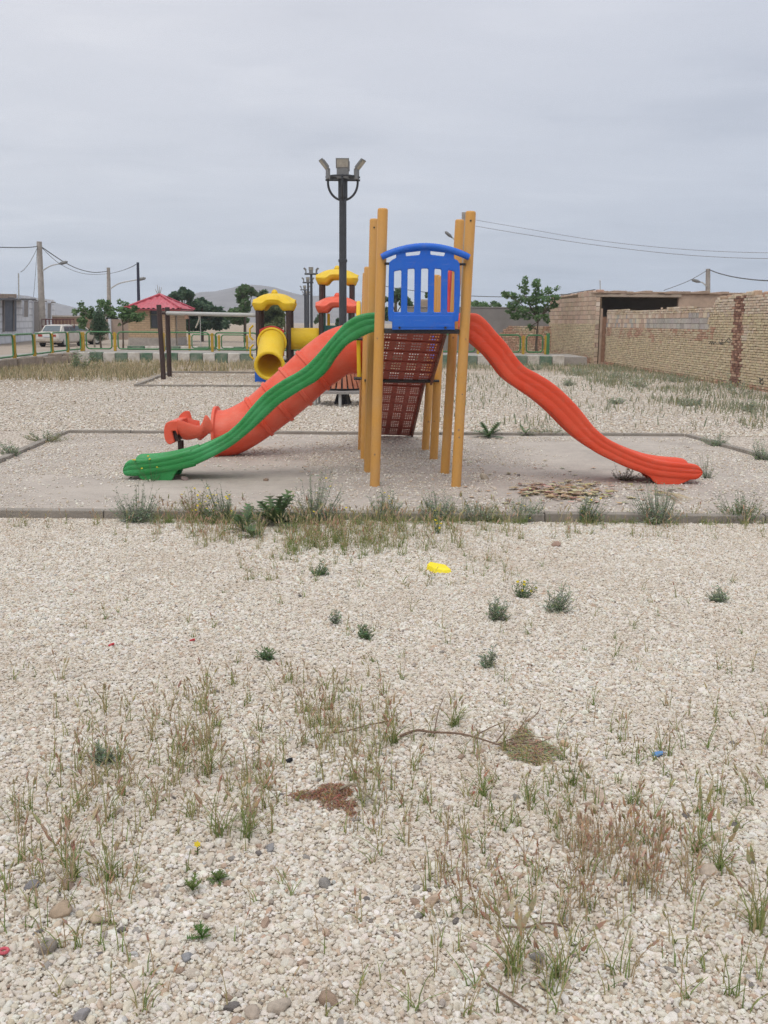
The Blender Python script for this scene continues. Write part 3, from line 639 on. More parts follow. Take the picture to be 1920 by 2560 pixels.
# ================================================================== LAMP POSTS
LB = G(857, 1010); ZT = A(855, 443, LB.y).z
lamp = thing('lamp_post', LB, 'tall charcoal lamp post with four floodlights standing in the round slatted bench', 'lamp post')
lamp.location = LB
mb = MB(); mb.lathe([(0.085, 0.0), (0.085, 0.9), (0.10, 0.92), (0.10, 0.97), (0.083, 0.99), (0.080, ZT - 1.72), (0.095, ZT - 1.71), (0.095, ZT - 1.66), (0.078, ZT - 1.65), (0.076, ZT - .42), (0.098, ZT - .41), (0.098, ZT)], 20, LB)
mb.build('pole', lamp_pole_m, lamp, smooth=True, angle=35)
mb = MB()
for q in range(4):
    d = Vector((math.cos(q * math.pi / 2 + .4), math.sin(q * math.pi / 2 + .4), 0)); s_ = Vector((-d.y, d.x, 0)) * 0.012
    p = [LB + d * .08, LB + d * .20, LB + d * .19 + Vector((0, 0, .05)), LB + d * .09 + Vector((0, 0, .36))]
    mb.add([v - s_ for v in p] + [v + s_ for v in p], [(0, 1, 2, 3), (7, 6, 5, 4), (0, 4, 5, 1), (1, 5, 6, 2), (2, 6, 7, 3), (3, 7, 4, 0)])
mb.lathe([(0.17, 0), (0.17, 0.02), (0.14, .03), (0.10, .30)], 8, LB)
mb.build('base_flange', dark_m, lamp)
T0 = LB + Vector((0, 0, ZT))
br = MB()
for ax_ in (Vector((1, 0, 0)), Vector((0, 1, 0))):
    br.tube([T0 + ax_ * (0.31 * math.cos(w)) + Vector((0, 0, -.10 + .36 * -math.sin(w) if True else 0)) for w in np.linspace(-0.25, math.pi + .25, 22)], 0.024, 8)
    br.tube([T0 - ax_ * .36 + Vector((0, 0, -.06)), T0 + ax_ * .36 + Vector((0, 0, -.06))], 0.022, 6)
    br.tube([T0 - ax_ * .36 + Vector((0, 0, -.00)), T0 + ax_ * .36 + Vector((0, 0, -.00))], 0.018, 6)
br.tube([T0 + Vector((0.30 * math.cos(w), 0.30 * math.sin(w), 0)) for w in np.linspace(0, 2 * math.pi, 24, endpoint=False)], 0.02, 6, closed=True)
br.build('ring_bracket', lamp_pole_m, lamp, smooth=True, angle=60)
def flood(par, base, d, tilt, long=.25, deep=.05):
    """a floodlight: ribbed case, glass pane and bracket, facing out along d and tilted down"""
    yaw = math.atan2(d.y, d.x) + math.pi / 2
    mx = Matrix.Translation(base) @ Matrix.Rotation(yaw, 4, 'Z') @ Matrix.Rotation(tilt, 4, 'X') @ Matrix.Scale(.80, 4)
    case = MB(); case.box((-.17, -.03, 0), (.17, deep - .02, long), mtx=mx); case.box((-.10, deep - .02, .04), (.10, deep + .03, long - .06), mtx=mx)
    for i in range(6): case.box((-.15 + i * .05, deep - .02, .02), (-.14 + i * .05, deep + .012, long - .01), mtx=mx)
    o = case.build('floodlight', lamp_box_m, par, bevel=0.006)
    MB().box((-.145, -.036, .03), (.145, -.031, long - .025), mtx=mx).build('lamp_glass', lamp_glass_m, o)
    MB().box((-.12, -.03, -.20), (.12, .02, -.004), mtx=Matrix.Translation(base) @ Matrix.Rotation(yaw, 4, 'Z')).build('lamp_bracket', lamp_box_m, o)
for d, off in ((Vector((0, -1, 0)), .16), (Vector((0, 1, 0)), .16), (Vector((-1, -.25, 0)), .31), (Vector((1, -.25, 0)), .29)):
    flood(lamp, T0 + d.normalized() * off + Vector((0, 0, .155 if d.y < -.5 else .15)), d.normalized(), 0.30 if abs(d.y) > .5 else 0.70, *((.25, .05) if abs(d.y) > .5 else (.31, .02)))
def small_lamp(px, py, label):
    z_top = T0.z + .42; Yd = (z_top - H) * 2500 / (803 - py) * 1.0; p = A(px, py, Yd)
    t = thing('lamp_post', (p.x, Yd, 0), label, 'lamp post', 'lamp posts in a row along the path')
    mb = MB(); mb.lathe([(0.16, 0), (0.10, .5), (0.085, .6), (0.075, p.z - .4)], 12, (p.x, Yd, 0)); mb.build('pole', lamp_pole_m, t, smooth=True)
    c = Vector((p.x, Yd, p.z - .42)); MB().tube([c + Vector((-.4, 0, 0)), c + Vector((.4, 0, 0))], .06, 6).build('cross_arm', lamp_pole_m, t)
    for d, off in ((Vector((0, -1, 0)), .16), (Vector((-1, -.2, 0)), .32), (Vector((1, -.2, 0)), .32)):
        flood(t, c + d.normalized() * off + Vector((0, 0, .2)), d.normalized(), 0.3 if abs(d.y) > .5 else 0.75)
small_lamp(778, 667, 'thin dark lamp post beside the tall yellow canopy, tallest of the far row')
small_lamp(770, 692, 'second tallest thin dark lamp post of the far row left of the yellow canopy')
small_lamp(762, 713, 'thin dark lamp post in the far row, its lamps just above the hill line')
small_lamp(765.5, 727, 'shortest and farthest thin lamp post of the row, its lamps against the hill')
# ================================================================== ROUND BENCH ROUND THE LAMP POST
bench = thing('round_bench', LB, 'round bench with orange slatted backrest circling the lamp post', 'bench')
zs_ = A(857, 978, LB.y - .5).z
mb = MB(); n_ = 32
mb.add([LB + Vector((r * math.cos(2 * math.pi * j / n_), r * math.sin(2 * math.pi * j / n_), z)) for r, z in ((.34, zs_ - .05), (.72, zs_ - .05), (.72, zs_), (.34, zs_)) for j in range(n_)],
       [(i * n_ + j, i * n_ + (j + 1) % n_, ((i + 1) % 4) * n_ + (j + 1) % n_, ((i + 1) % 4) * n_ + j) for i in range(4) for j in range(n_)])
mb.build('seat_ring', M('grey_mesh_seat', (0.30, 0.28, 0.26), 0.6, 0.3, 30), bench)
for j in range(6):
    w = 2 * math.pi * j / 6 - 0.5 * math.pi - .05; p = LB + Vector((.64 * math.cos(w), .64 * math.sin(w), 0))
    MB().tube([p, p + Vector((0, 0, zs_ - .05))], 0.032, 10).build('leg', zinc_m, bench)
MB().tube([LB + Vector((.40 * math.cos(w), .40 * math.sin(w), zs_ + .035)) for w in np.linspace(0, 2 * math.pi, 32, endpoint=False)], 0.025, 6, closed=True).build('rail', dark_m, bench)
zt_ = A(857, 930, LB.y - .3).z + .04
for j in range(24):
    w = 2 * math.pi * (j + .5) / 24; d = Vector((math.cos(w), math.sin(w), 0)); s_ = Vector((-d.y, d.x, 0))
    a = LB + d * .47 + Vector((0, 0, zs_ + .05)); b = LB + d * .30 + Vector((0, 0, zt_))
    q = [a - s_ * .042, a + s_ * .042, b + s_ * .030, b - s_ * .030]; o_ = d * .022
    MB().add(q + [v + o_ for v in q], [(3, 2, 1, 0), (4, 5, 6, 7), (0, 1, 5, 4), (1, 2, 6, 5), (2, 3, 7, 6), (3, 0, 4, 7)]).build('back_slat', slat_m, bench)

# ================================================================== FAR PLAYSET, SWING
def canopy(mb, c, hw, z0, h, n=96):
    """moulded canopy: dome flaring to four drooping corners, an arch cut into every side"""
    prof = [(0.0, 1.0), (.12, .985), (.25, .955), (.38, .91), (.50, .85), (.60, .78), (.69, .70), (.77, .615), (.84, .54), (.91, .485), (.97, .445), (1.0, .405), (.985, .33), (.93, .16), (.87, 0.0)]
    vs_ = []
    for r_, z_ in prof:
        for j in range(n):
            w = 2 * math.pi * j / n; cc_, ss_ = abs(math.cos(w)), abs(math.sin(w))
            corner = min(1.0, math.degrees(abs(((w + math.pi / 4) % (math.pi / 2)) - math.pi / 4)) / 45)     # 0 mid side .. 1 corner
            e_ = max(0.0, min(1.0, (corner - .30) / .38)); ah = .33 * (1 - e_ * e_ * (3 - 2 * e_))
            rad = hw * (cc_ ** 6 + ss_ ** 6) ** (-1 / 6) * r_ * (1 + .020 * math.cos(8 * w) * min(1, r_ * 1.5))
            zz = (ah + z_ * (1 - ah)) * h * .92 + .012 * h * math.cos(8 * w) * r_
            vs_.append(Vector((c.x + rad * math.cos(w), c.y + rad * math.sin(w), z0 + zz)))
    m = len(prof) - 1
    mb.add(vs_, [(i * n + j, i * n + (j + 1) % n, (i + 1) * n + (j + 1) % n, (i + 1) * n + j) for i in range(m) for j in range(n)])
def canopy_part(par, c, hw, z0, h, mat, label):
    mb = MB(); canopy(mb, c, hw, z0, h); o = mb.build('canopy', mat, par, smooth=True, angle=60); o['label'] = label
    so = o.modifiers.new('shell', 'SOLIDIFY'); so.thickness = 0.05; so.offset = -1
    MB().lathe([(0.09, 0), (0.10, .03), (.07, .09), (.03, .12)], 12, (c.x, c.y, z0 + h * .89)).build('canopy_knob', mat, o, smooth=True)
    return o
B1 = G(645, 949)
pset = thing('far_playset', (B1.x + .5, B1.y + .6, 0), 'brown-post playset with yellow and coral canopies and a yellow tube slide beyond the main structure', 'play structure')
Y1 = B1.y
def bpost(x, Y, ztop, r=.075):
    MB().tube([(x, Y, -.03), (x, Y, ztop)], r, 16).build('post', brown_m, pset, smooth=True, angle=50)
xa, xb = A(645, 800, Y1).x, A(721, 800, Y1).x; zc = A(680, 775, Y1).z
for x in (xa, xb):
    for yy in (Y1, Y1 + (xb - xa)): bpost(x, yy, zc + .06)
w1 = xb - xa
canopy_part(pset, Vector(((xa + xb) / 2, Y1 + w1 / 2, 0)), w1 * .71, zc - .02, A(680, 727, Y1 + .5).z - zc, yellow_pl, 'low yellow canopy over the tube slide')
# deck, red entry panel, tube slide
zdk = A(680, 900, Y1).z
MB().box((xa - .05, Y1 - .05, zdk - .06), (xb + .05, Y1 + w1 + .05, zdk)).build('deck', dark_m, pset)
ep = []; n_ = 12
x0, x1 = A(647, 850, Y1 - .05).x, A(710, 850, Y1 - .05).x; ztop = A(680, 817, Y1).z; zlow = A(680, 890, Y1).z
mb = MB(); pr = [(x0, zlow), (x1, zlow), (x1, ztop - .12)] + [(lerp(x1, x0, i / n_), ztop - .10 + .13 * math.sin(math.pi * i / n_)) for i in range(n_ + 1)] + [(x0, ztop - .12)]
k = len(pr); mb.add([Vector((x, Y1 - .06, z)) for x, z in pr] + [Vector((x, Y1, z)) for x, z in pr], [tuple(range(k)), tuple(range(2 * k - 1, k - 1, -1))] + [(i, i + k, (i + 1) % k + k, (i + 1) % k) for i in range(k)])
mb.build('entry_panel', crimson_pl, pset, bevel=.01)
Cs = catmull([A(680, 856, Y1 - .06), A(679, 862, Y1 - .35), A(677, 874, Y1 - .8), A(675, 895, Y1 - 1.3), A(674.5, 908, Y1 - 1.55), A(674, 914, Y1 - 1.75)], 26)
def along_tube(mb, C, r, n=32, thick=.03):
    so, si = [], []
    for i in range(len(C)):
        t = (C[min(i + 1, len(C) - 1)] - C[max(i - 1, 0)]).normalized(); a = Vector((1, 0, 0)); a = (a - t * a.dot(t)).normalized(); b = t.cross(a)
        for lst, q in ((so, r), (si, r - thick)): lst.append([C[i] + (a * math.cos(2 * math.pi * j / n) + b * math.sin(2 * math.pi * j / n)) * q for j in range(n)])
    ring = so + si[::-1]; m2 = len(ring)
    mb.add([p for s in ring for p in s], [(i * n + j, i * n + (j + 1) % n, ((i + 1) % m2) * n + (j + 1) % n, ((i + 1) % m2) * n + j) for i in range(m2) for j in range(n)])
mb = MB(); rt = 31 * Y1 / 2500; along_tube(mb, Cs, rt); ytb = mb.build('tube_slide', yellow_pl, pset, smooth=True, angle=50)
mb = MB(); e = Cs[-1]; tt = (Cs[-1] - Cs[-3]).normalized(); a_ = Vector((1, 0, 0)); b_ = tt.cross(a_).normalized()
mb.tube([e + (a_ * math.cos(w) + b_ * math.sin(w)) * (rt + .015) for w in np.linspace(0, 2 * math.pi, 40, endpoint=False)], .055, 8, closed=True); mb.build('mouth_ring', yellow_pl, ytb, smooth=True, angle=60)
mb = MB(); q = Cs[0] + Vector((0, -.04, 0)); mb.tube([q + Vector((math.cos(w) * (rt + .03), 0, math.sin(w) * (rt + .03))) for w in np.linspace(0, 2 * math.pi, 40, endpoint=False)], .04, 8, closed=True); mb.build('entry_ring', yellow_pl, ytb, smooth=True, angle=60)
# blue foot panel under the slide
p0, p1 = A(637, 925, Y1 - 1.2), A(660, 960, Y1 - 1.2)
mb = MB(); f_ = [A(637, 930, Y1 - 1.1), A(663, 950, Y1 - 1.1), A(668, 958, Y1 - 1.1), A(637, 960, Y1 - 1.1)]
mb.add(f_ + [v + Vector((0, .08, 0)) for v in f_], [(0, 1, 2, 3), (7, 6, 5, 4), (0, 4, 5, 1), (1, 5, 6, 2), (2, 6, 7, 3), (3, 7, 4, 0)]); mb.build('slide_foot', blue_pl, pset)
# yellow crawl tunnel between the towers
t0, t1 = A(724, 847, Y1 + .6), A(806, 847, Y1 + .9)
mb = MB(); rr_ = 27 * Y1 / 2500; n_ = 28; secs = []
for s in np.linspace(0, 1, 6):
    c = t0.lerp(t1, s); secs.append([c + Vector((0, math.cos(2 * math.pi * j / n_), math.sin(2 * math.pi * j / n_))) * rr_ for j in range(n_)])
mb.loft(secs, True, False); tn = mb.build('crawl_tunnel', yellow_pl, pset, smooth=True, angle=60); so = tn.modifiers.new('shell', 'SOLIDIFY'); so.thickness = .04
# second tower: coral canopy, and a taller tower with a yellow canopy behind it
Y2 = Y1 + .5; xc, xd = A(803, 800, Y2).x, A(880, 800, Y2).x; w2 = xd - xc
zr = A(840, 781, Y2).z; zy = A(840, 710, Y2 + w2).z
for x in (xc, xd): bpost(x, Y2, zr + .06)
canopy_part(pset, Vector(((xc + xd) / 2, Y2 + w2 / 2, 0)), w2 * .71, zr - .02, A(840, 735, Y2 + .5).z - zr, orange_pl, 'coral canopy under the tall yellow one')
Y3 = Y2 + w2 + .15
xe, xf = A(803.5, 750, Y3).x, A(879, 750, Y3).x; w3 = xf - xe
for x in (xe, xf):
    for yy in (Y3, Y3 + w3): bpost(x, yy, zy + .06)
canopy_part(pset, Vector(((xe + xf) / 2, Y3 + w3 / 2, 0)), w3 * .71, zy - .02, A(840, 667, Y3 + .5).z - zy, yellow_pl, 'tall yellow canopy')
teal_m = M('teal_panel_paint', (0.02, 0.11, 0.095), 0.5, .2, 3)
zq = A(840, 826, Y2).z
for px in (812, 873): MB().tube([(A(px, 800, Y2 + .3).x, Y2 + .3, 0.9), (A(px, 800, Y2 + .3).x, Y2 + .3, zr + .1)], .03, 8).build('bar', teal_m, pset)
a_, b_ = A(808, 842, Y2 + .2), A(856, 814, Y2 + .2); MB().box((a_.x, Y2 + .2, a_.z), (b_.x, Y2 + .28, b_.z)).build('teal_panel', teal_m, pset)
a_, b_ = A(818, 830, Y2 + 1.0), A(825, 784, Y2 + 1.0); MB().box((a_.x, Y2 + 1.0, a_.z), (b_.x, Y2 + 1.06, b_.z)).build('yellow_side_panel', yellow_pl, pset)
MB().box((xc - .05, Y2 - .05, zdk - .06), (xd + .05, Y3 + w3, zdk)).build('deck', dark_m, pset)
# little yellow handles on the near tower
for px, py in ((633, 832), (634, 880)):
    c = A(px, py, Y1 + .3); MB().tube([c + Vector((0, 0, .22)), c + Vector((-.1, 0, .12)), c + Vector((-.1, 0, -.12)), c + Vector((0, 0, -.22))], .03, 8).build('grab_handle', yellow_pl, pset)
# swing frame
sA, sB = G(409, 948), G(424, 942)
sw = thing('swing_frame', sA, 'swing frame of two brown posts and a pale pipe with no seats hanging', 'swing')
for g_, (tx, ty) in ((sA, (396, 762)), (sB, (417, 768))):
    tp = A(tx + 1, ty, g_.y); MB().tube([g_ - Vector((0, 0, .03)), tp], .075, 14).build('post', brown_m, sw, smooth=True, angle=50)
Yb = sB.y - .2; p0, p1 = A(417, 783, Yb), A(641, 788, Y1 + .1)
MB().tube([p0, p1], .062, 14).build('beam', zinc_m, sw, smooth=True, angle=50)
MB().tube([p0 + Vector((-.30, 0, .02)), p0], .05, 10).build('beam_joint', brown_m, sw)
rp = p0.lerp(p1, .36)
MB().tube([rp, rp + Vector((.02, 0, -.15)), rp + Vector((-.04, 0, -.3)), rp + Vector((-.10, 0, -.42))], .022, 6).build('rope', M('pale_rope', (.5, .47, .4), .9), sw)
MB().tube([rp + Vector((.05, 0, 0)), rp + Vector((.05, 0, -1.0))], .012, 6).build('chain', zinc_m, sw)
rp = p0.lerp(p1, .225); MB().box(rp + Vector((-.05, -.08, -.16)), rp + Vector((.05, .08, -.04))).build('swing_hanger', rust_m, sw)

# ================================================================== FENCES
def frame_panel(mb, P, Q, z0, z1, r=.033, rc=.14):
    d = (Q - P); L_ = d.length; d.normalize(); pts = []
    for cx, cz, a0 in ((L_ - rc, z1 - rc, math.pi / 2), (L_ - rc, z0 + rc, 0), (rc, z0 + rc, -math.pi / 2), (rc, z1 - rc, -math.pi)):
        for i in range(4):
            w = a0 - i / 3 * math.pi / 2; pts.append(P + d * (cx + rc * math.cos(w)) + Vector((0, 0, cz + rc * math.sin(w))))
    mb.tube(pts, r, 8, closed=True)
def fence(name, pts, label, zb, hgt=.86, gap=.14, post_w=.055):
    f = thing(name, pts[0], label, 'fence')
    for i, p in enumerate(pts):
        MB().box((p.x - post_w, p.y - post_w, zb - .05), (p.x + post_w, p.y + post_w, zb + hgt - .02)).build('fence_post', fence_yellow_m, f, bevel=.008)
        if i + 1 < len(pts):
            q = pts[i + 1]; d = (q - p).normalized(); mb = MB()
            frame_panel(mb, Vector((p.x, p.y, 0)) + d * gap, Vector((q.x, q.y, 0)) - d * gap, zb + .10, zb + hgt); fp = mb.build('fence_panel', fence_green_m, f, smooth=True, angle=60)
            for e_, sg in ((p, 1), (q, -1)):
                for hz_ in (.22, hgt - .12):
                    b2_ = MB(); b2_.tube([Vector((e_.x, e_.y, zb + hz_)), Vector((e_.x, e_.y, zb + hz_)) + d * (sg * gap)], .022, 6)
                    b2_.build('panel_clip', fence_yellow_m, fp)
    return f
zb = ZK - .05
lf = [G(x, y, zb) for x, y in ((-25, 906), (37, 898), (87, 892), (131, 886), (170, 881), (205, 878))]
fence('street_fence', lf, 'green and yellow pipe fence slanting along the unpainted kerb by the parked car', zb)
YF = 46.2
bf = [Vector((A(x, 870, YF).x, YF, zb)) for x in (209, 288, 409, 531, 650, 770)]
fence('kerb_fence', bf, 'green and yellow pipe fence along the painted kerb in front of the brick kiosk', zb)
rf = [Vector((A(x, 870, YF).x, YF, zb)) for x in (1085, 1195, 1308, 1364)]
rfo = fence('wall_end_fence', rf, 'green and yellow pipe fence ending at the old brick wall behind the red slide', zb)
gp_ = Vector((A(1369, 870, YF).x, YF, zb)); MB().box((gp_.x - .07, YF - .07, zb), (gp_.x + .07, YF + .07, zb + .95)).build('end_post', fence_green_m, rfo, bevel=.01)
ff = [Vector((A(x, 870, 57).x, 57, 0)) for x in (474, 548, 618)]
fence('path_fence', ff, 'faded yellow pipe fence beside the path beyond the kerb fence', .12, .85)

# ================================================================== BRICKWORK
def pick(*cols):
    c = random.choice(cols); k = random.uniform(.90, 1.08); return tuple(min(1, x * k * random.uniform(.97, 1.03)) for x in c)
TAN = [(.62, .48, .33), (.65, .52, .36), (.60, .45, .31), (.67, .55, .40)]
YEL = [(.70, .575, .385), (.66, .54, .36), (.73, .61, .42), (.65, .52, .355)]
RED = [(.54, .33, .23), (.58, .37, .26), (.60, .40, .29), (.52, .31, .22)]
RUST = [(.29, .155, .115), (.32, .175, .13), (.26, .135, .10)]
PALE = [(.72, .60, .46), (.75, .64, .51), (.70, .57, .43), (.67, .52, .40)]
GREY = [(.50, .46, .42), (.54, .49, .44), (.46, .42, .39)]
BLK = [(.60, .45, .34), (.57, .42, .32), (.63, .48, .37)]
def blend(s, z, parts, sc=.6, seed=0.0):
    """parts: (palette, weight); weights are shifted by slow noise so that colour comes in patches"""
    best = None
    for i, (pal, w) in enumerate(parts):
        v = w + .55 * mnoise.noise(Vector((s * sc, z * sc * 2.2, seed + 11.3 * i))) + random.uniform(-.10, .10)
        if best is None or v > best[0]: best = (v, pal)
    return pick(*best[1])
def brick_wall(P, Q, z1, colf, row=.074, blen=.20, z0=-.10, thick=.22, proud=.045, skip=None, hdr=.35, jit=.008):
    """face of single bricks with open joints in front of a mortar core; P -> Q runs along the visible face"""
    mb = MB(); d = Vector((Q.x - P.x, Q.y - P.y, 0)); L_ = d.length; d.normalize(); nn = Vector((d.y, -d.x, 0))   # towards the right of P->Q
    if nn.dot(Vector((-P.x, -P.y, 0))) < 0: nn = -nn
    z = z0
    while z < max(z1(0), z1(L_ / 2), z1(L_)) - .01:
        s = random.uniform(-.2, 0)
        rh = row * random.uniform(.93, 1.07)
        while s < L_:
            ln = (blen if random.random() > hdr else blen * .5) * random.uniform(.9, 1.08)
            a, b = max(0, s + .007), min(L_, s + ln - .007); s += ln
            mid = (a + b) / 2
            if b - a < .03 or z + rh * .6 > z1(mid) + random.uniform(-.02, .02): continue
            if skip and skip(mid, z + rh / 2): continue
            p = proud + random.uniform(-jit, jit * 1.6); zj = random.uniform(-.006, .006); zj2 = random.uniform(-.006, .006)
            v = []
            for q_, k_ in ((0.0, 0), (p, 1)):
                for (u, w_) in ((a, z + .0075 + zj), (b, z + .0075 + zj2), (b, z + rh - .0075 + zj2), (a, z + rh - .0075 + zj)):
                    sh = .004 if k_ else 0
                    v.append(Vector((P.x, P.y, 0)) + d * (u + (sh if u == a else -sh)) + nn * (q_ - .0) + Vector((0, 0, w_)))
            mb.add(v, [(4, 5, 6, 7), (0, 1, 5, 4), (1, 2, 6, 5), (2, 3, 7, 6), (3, 0, 4, 7)], colf(mid, z + rh / 2))
        z += rh
    return mb, d, nn, L_
def core(P, Q, z1, nn, thick, mat, parent, name='mortar_core', z0=-.2, skip_ranges=None, n=24):
    mb = MB(); d = Q - P; L_ = d.length; d.normalize(); d.z = 0; k = n; vs_ = []
    for i in range(k + 1):
        s = L_ * i / k; b = Vector((P.x, P.y, 0)) + d * s
        zt = z1(s) - .02
        vs_ += [b + Vector((0, 0, z0)), b + Vector((0, 0, zt)), b - nn * thick + Vector((0, 0, zt)), b - nn * thick + Vector((0, 0, z0))]
    fs_ = [(i * 4 + j, i * 4 + (j + 1) % 4, (i + 1) * 4 + (j + 1) % 4, (i + 1) * 4 + j) for i in range(k) for j in range(4)] + [(0, 1, 2, 3), (k * 4 + 3, k * 4 + 2, k * 4 + 1, k * 4)]
    mb.add(vs_, fs_); return mb.build(name, mat, parent)
mortar_m = M('dark_mortar', (0.17, 0.115, 0.07), .95, .3, 6, bmp=.4)
# yard wall on the right
W0 = G(1513, 911); W1 = G(1920, 980); wd_ = (W1 - W0).normalized(); W1 = W1 + wd_ * 6
Lw = (W1 - W0).length
def s_of(px):
    p = PL(px, 850, W0, W1); return (Vector((p.x, p.y, 0)) - W0).length
S_STEP = s_of(1778); S_STEP2 = s_of(1792); S_RUST0, S_RUST1 = s_of(1836), s_of(1862); S_BLK = s_of(1772)
zt_yard = lambda s: (2.30 + .04 * math.sin(s * .8) if s < S_STEP else (lerp(2.32, 2.56, min(1, (s - S_STEP) / max(.01, S_STEP2 - S_STEP))) + (.05 * math.sin(s * 1.7) if s > S_STEP2 else 0)))
zb0, zb1 = 1.60, 2.13
def in_blocks(s, z): return s < S_BLK and zb0 < z < zb1
def ycol(s, z):
    nz = mnoise.noise(Vector((s * .45, z * 1.3, 5.0))); n2_ = mnoise.noise(Vector((s * 1.6, z * 2.5, 9.0)))
    if S_RUST0 - .05 * z + n2_ * .14 + random.uniform(-.05, .05) < s < S_RUST1 - .05 * z + n2_ * .14 + random.uniform(-.05, .05): return pick(*(RUST if random.random() < .62 else RED))
    if z < .12 + .1 * nz: return blend(s, z, ((RED, .5), (TAN, .4)))
    if s < S_BLK + .6 and zb0 - .40 + .25 * nz < z < zb0 + .06: return blend(s, z, ((RED, .42), (TAN, .45), (YEL, .25 + (zb0 - z) * .6)), .9)
    if z > zb1 and s < S_BLK: return blend(s, z, ((PALE, .6), (TAN, .45)))
    if s >= S_BLK: return blend(s, z, ((PALE, .15 + (z - 1.2) * .75), (YEL, .62), (RED, -.05 + (z - 1.6) * .3)))
    return blend(s, z, ((YEL, .75), (TAN, .15)))
mb, d_, nn_, L_ = brick_wall(W0, W1, zt_yard, ycol, skip=in_blocks)
# big grey blocks let into the upper part
z = zb0
for r_ in range(3):
    rh = (zb1 - zb0) / 3; s = random.uniform(-.2, 0)
    while s < S_BLK:
        ln = random.choice((.20, .38, .40)) * random.uniform(.92, 1.08); a, b = max(0, s + .006), min(S_BLK, s + ln - .006); s += ln
        if b - a < .04: continue
        p = .03 + random.uniform(-.008, .012); v = []
        for q_ in (0, p):
            for u, w_ in ((a, z + .006), (b, z + .006), (b, z + rh - .006), (a, z + rh - .006)): v.append(W0 + d_ * u + nn_ * q_ + Vector((0, 0, w_)))
        col = pick(*GREY) if (a > S_BLK * .45 and r_ < 2) or random.random() < .25 else pick(*BLK, *PALE)
        mb.add(v, [(4, 5, 6, 7), (0, 1, 5, 4), (1, 2, 6, 5), (2, 3, 7, 6), (3, 0, 4, 7)], col)
    z += rh
yard = thing('yard_wall', W0, 'long yellowish brick yard wall with grey blocks and a rust-red streak', 'wall')
core(W0, W1, zt_yard, nn_, .25, mortar_m, yard)
mb.build('brick_face', brick_m, yard, colors=True)
# stepped rubble on top of the higher part
mb = MB()
for i in range(34):
    s = random.uniform(S_STEP2 - .3, Lw); c = W0 + d_ * s - nn_ * random.uniform(.02, .2); r_ = random.uniform(.06, .13)
    mb.box((c.x - r_, c.y - r_ * 1.4, zt_yard(s) - .06), (c.x + r_, c.y + r_ * 1.4, zt_yard(s) + random.uniform(.02, .10)), pick(*RED, *TAN, *BLK))
mb.build('rubble_coping', brick_m, yard, colors=True, bevel=.02)
# scribble in dark paint
def wallp(x, y, o=.045): 
    p = PL(x, y, W0, W1); return p + nn_ * o
gf = MB(); gs = .0225
for st_ in ([(1776, 853), (1778, 860), (1781, 853), (1783, 861), (1786, 853), (1788, 861), (1791, 855), (1796, 860), (1802, 857), (1806, 861), (1814, 858), (1821, 851), (1826, 845), (1829, 849), (1832, 853)],
            [(1803, 848), (1802, 854), (1807, 858), (1813, 855)], [(1824, 846), (1822, 853), (1828, 856), (1834, 851)], [(1806, 850), (1809, 848), (1811, 851), (1808, 853)]):
    gf.tube([wallp(x, y) for x, y in st_], .013, 5)
for st_ in ([(1903, 946), (1910, 950), (1912, 945)], [(1906, 951), (1904, 958), (1911, 961), (1913, 955)]): gf.tube([wallp(x, y) for x, y in st_], .018, 5)
gf.build('graffiti', paint_black_m, yard)
# shed at the wall's far end: side wall, front with the dark opening, slab roof
E0 = A(1484, 900, 44.9); E0.z = 0; E1 = A(1371, 890, 52.5); E1.z = 0
zsh = A(1488, 727, 44.9).z; zsl = A(1372, 747, 52.5).z
shed = thing('brick_shed', E0, 'old brick shed with a wide dark opening under its roof slab beside the yard wall', 'shed')
def shcol(s, z):
    nz = mnoise.noise(Vector((s * .5, z, 2)))
    if z > 1.72: return pick(*BLK, *BLK, *PALE) if z < zsh - .3 else pick(*BLK, *RED)
    if z < .35 + .2 * nz: return blend(s, z, ((RED, .4), (TAN, .5)))
    return blend(s, z, ((YEL, .6), (TAN, .3)))
Ls = (E1 - E0).length
zside = lambda s: lerp(zsh, zsl, s / Ls)
mb, ds, ns, _ = brick_wall(E0, E1, lambda s: min(1.74, zside(s)), shcol)
z = 1.74
while z < zsh - .02:
    s = random.uniform(-.3, 0)
    while s < Ls:
        ln = .40 * random.uniform(.9, 1.1); a, b = max(0, s + .008), min(Ls, s + ln - .008); s += ln
        if b - a < .05 or z + .16 > zside((a + b) / 2): continue
        v = []
        for q_ in (0, .03 + random.uniform(-.008, .01)):
            for u, w_ in ((a, z + .006), (b, z + .006), (b, z + .19), (a, z + .19)): v.append(E0 + ds * u + ns * q_ + Vector((0, 0, w_)))
        mb.add(v, [(4, 5, 6, 7), (0, 1, 5, 4), (1, 2, 6, 5), (2, 3, 7, 6), (3, 0, 4, 7)], pick(*BLK))
    z += .20
mb.build('side_brick_face', brick_m, shed, colors=True)
core(E0, E1, zside, ns, .25, mortar_m, shed, 'side_wall')
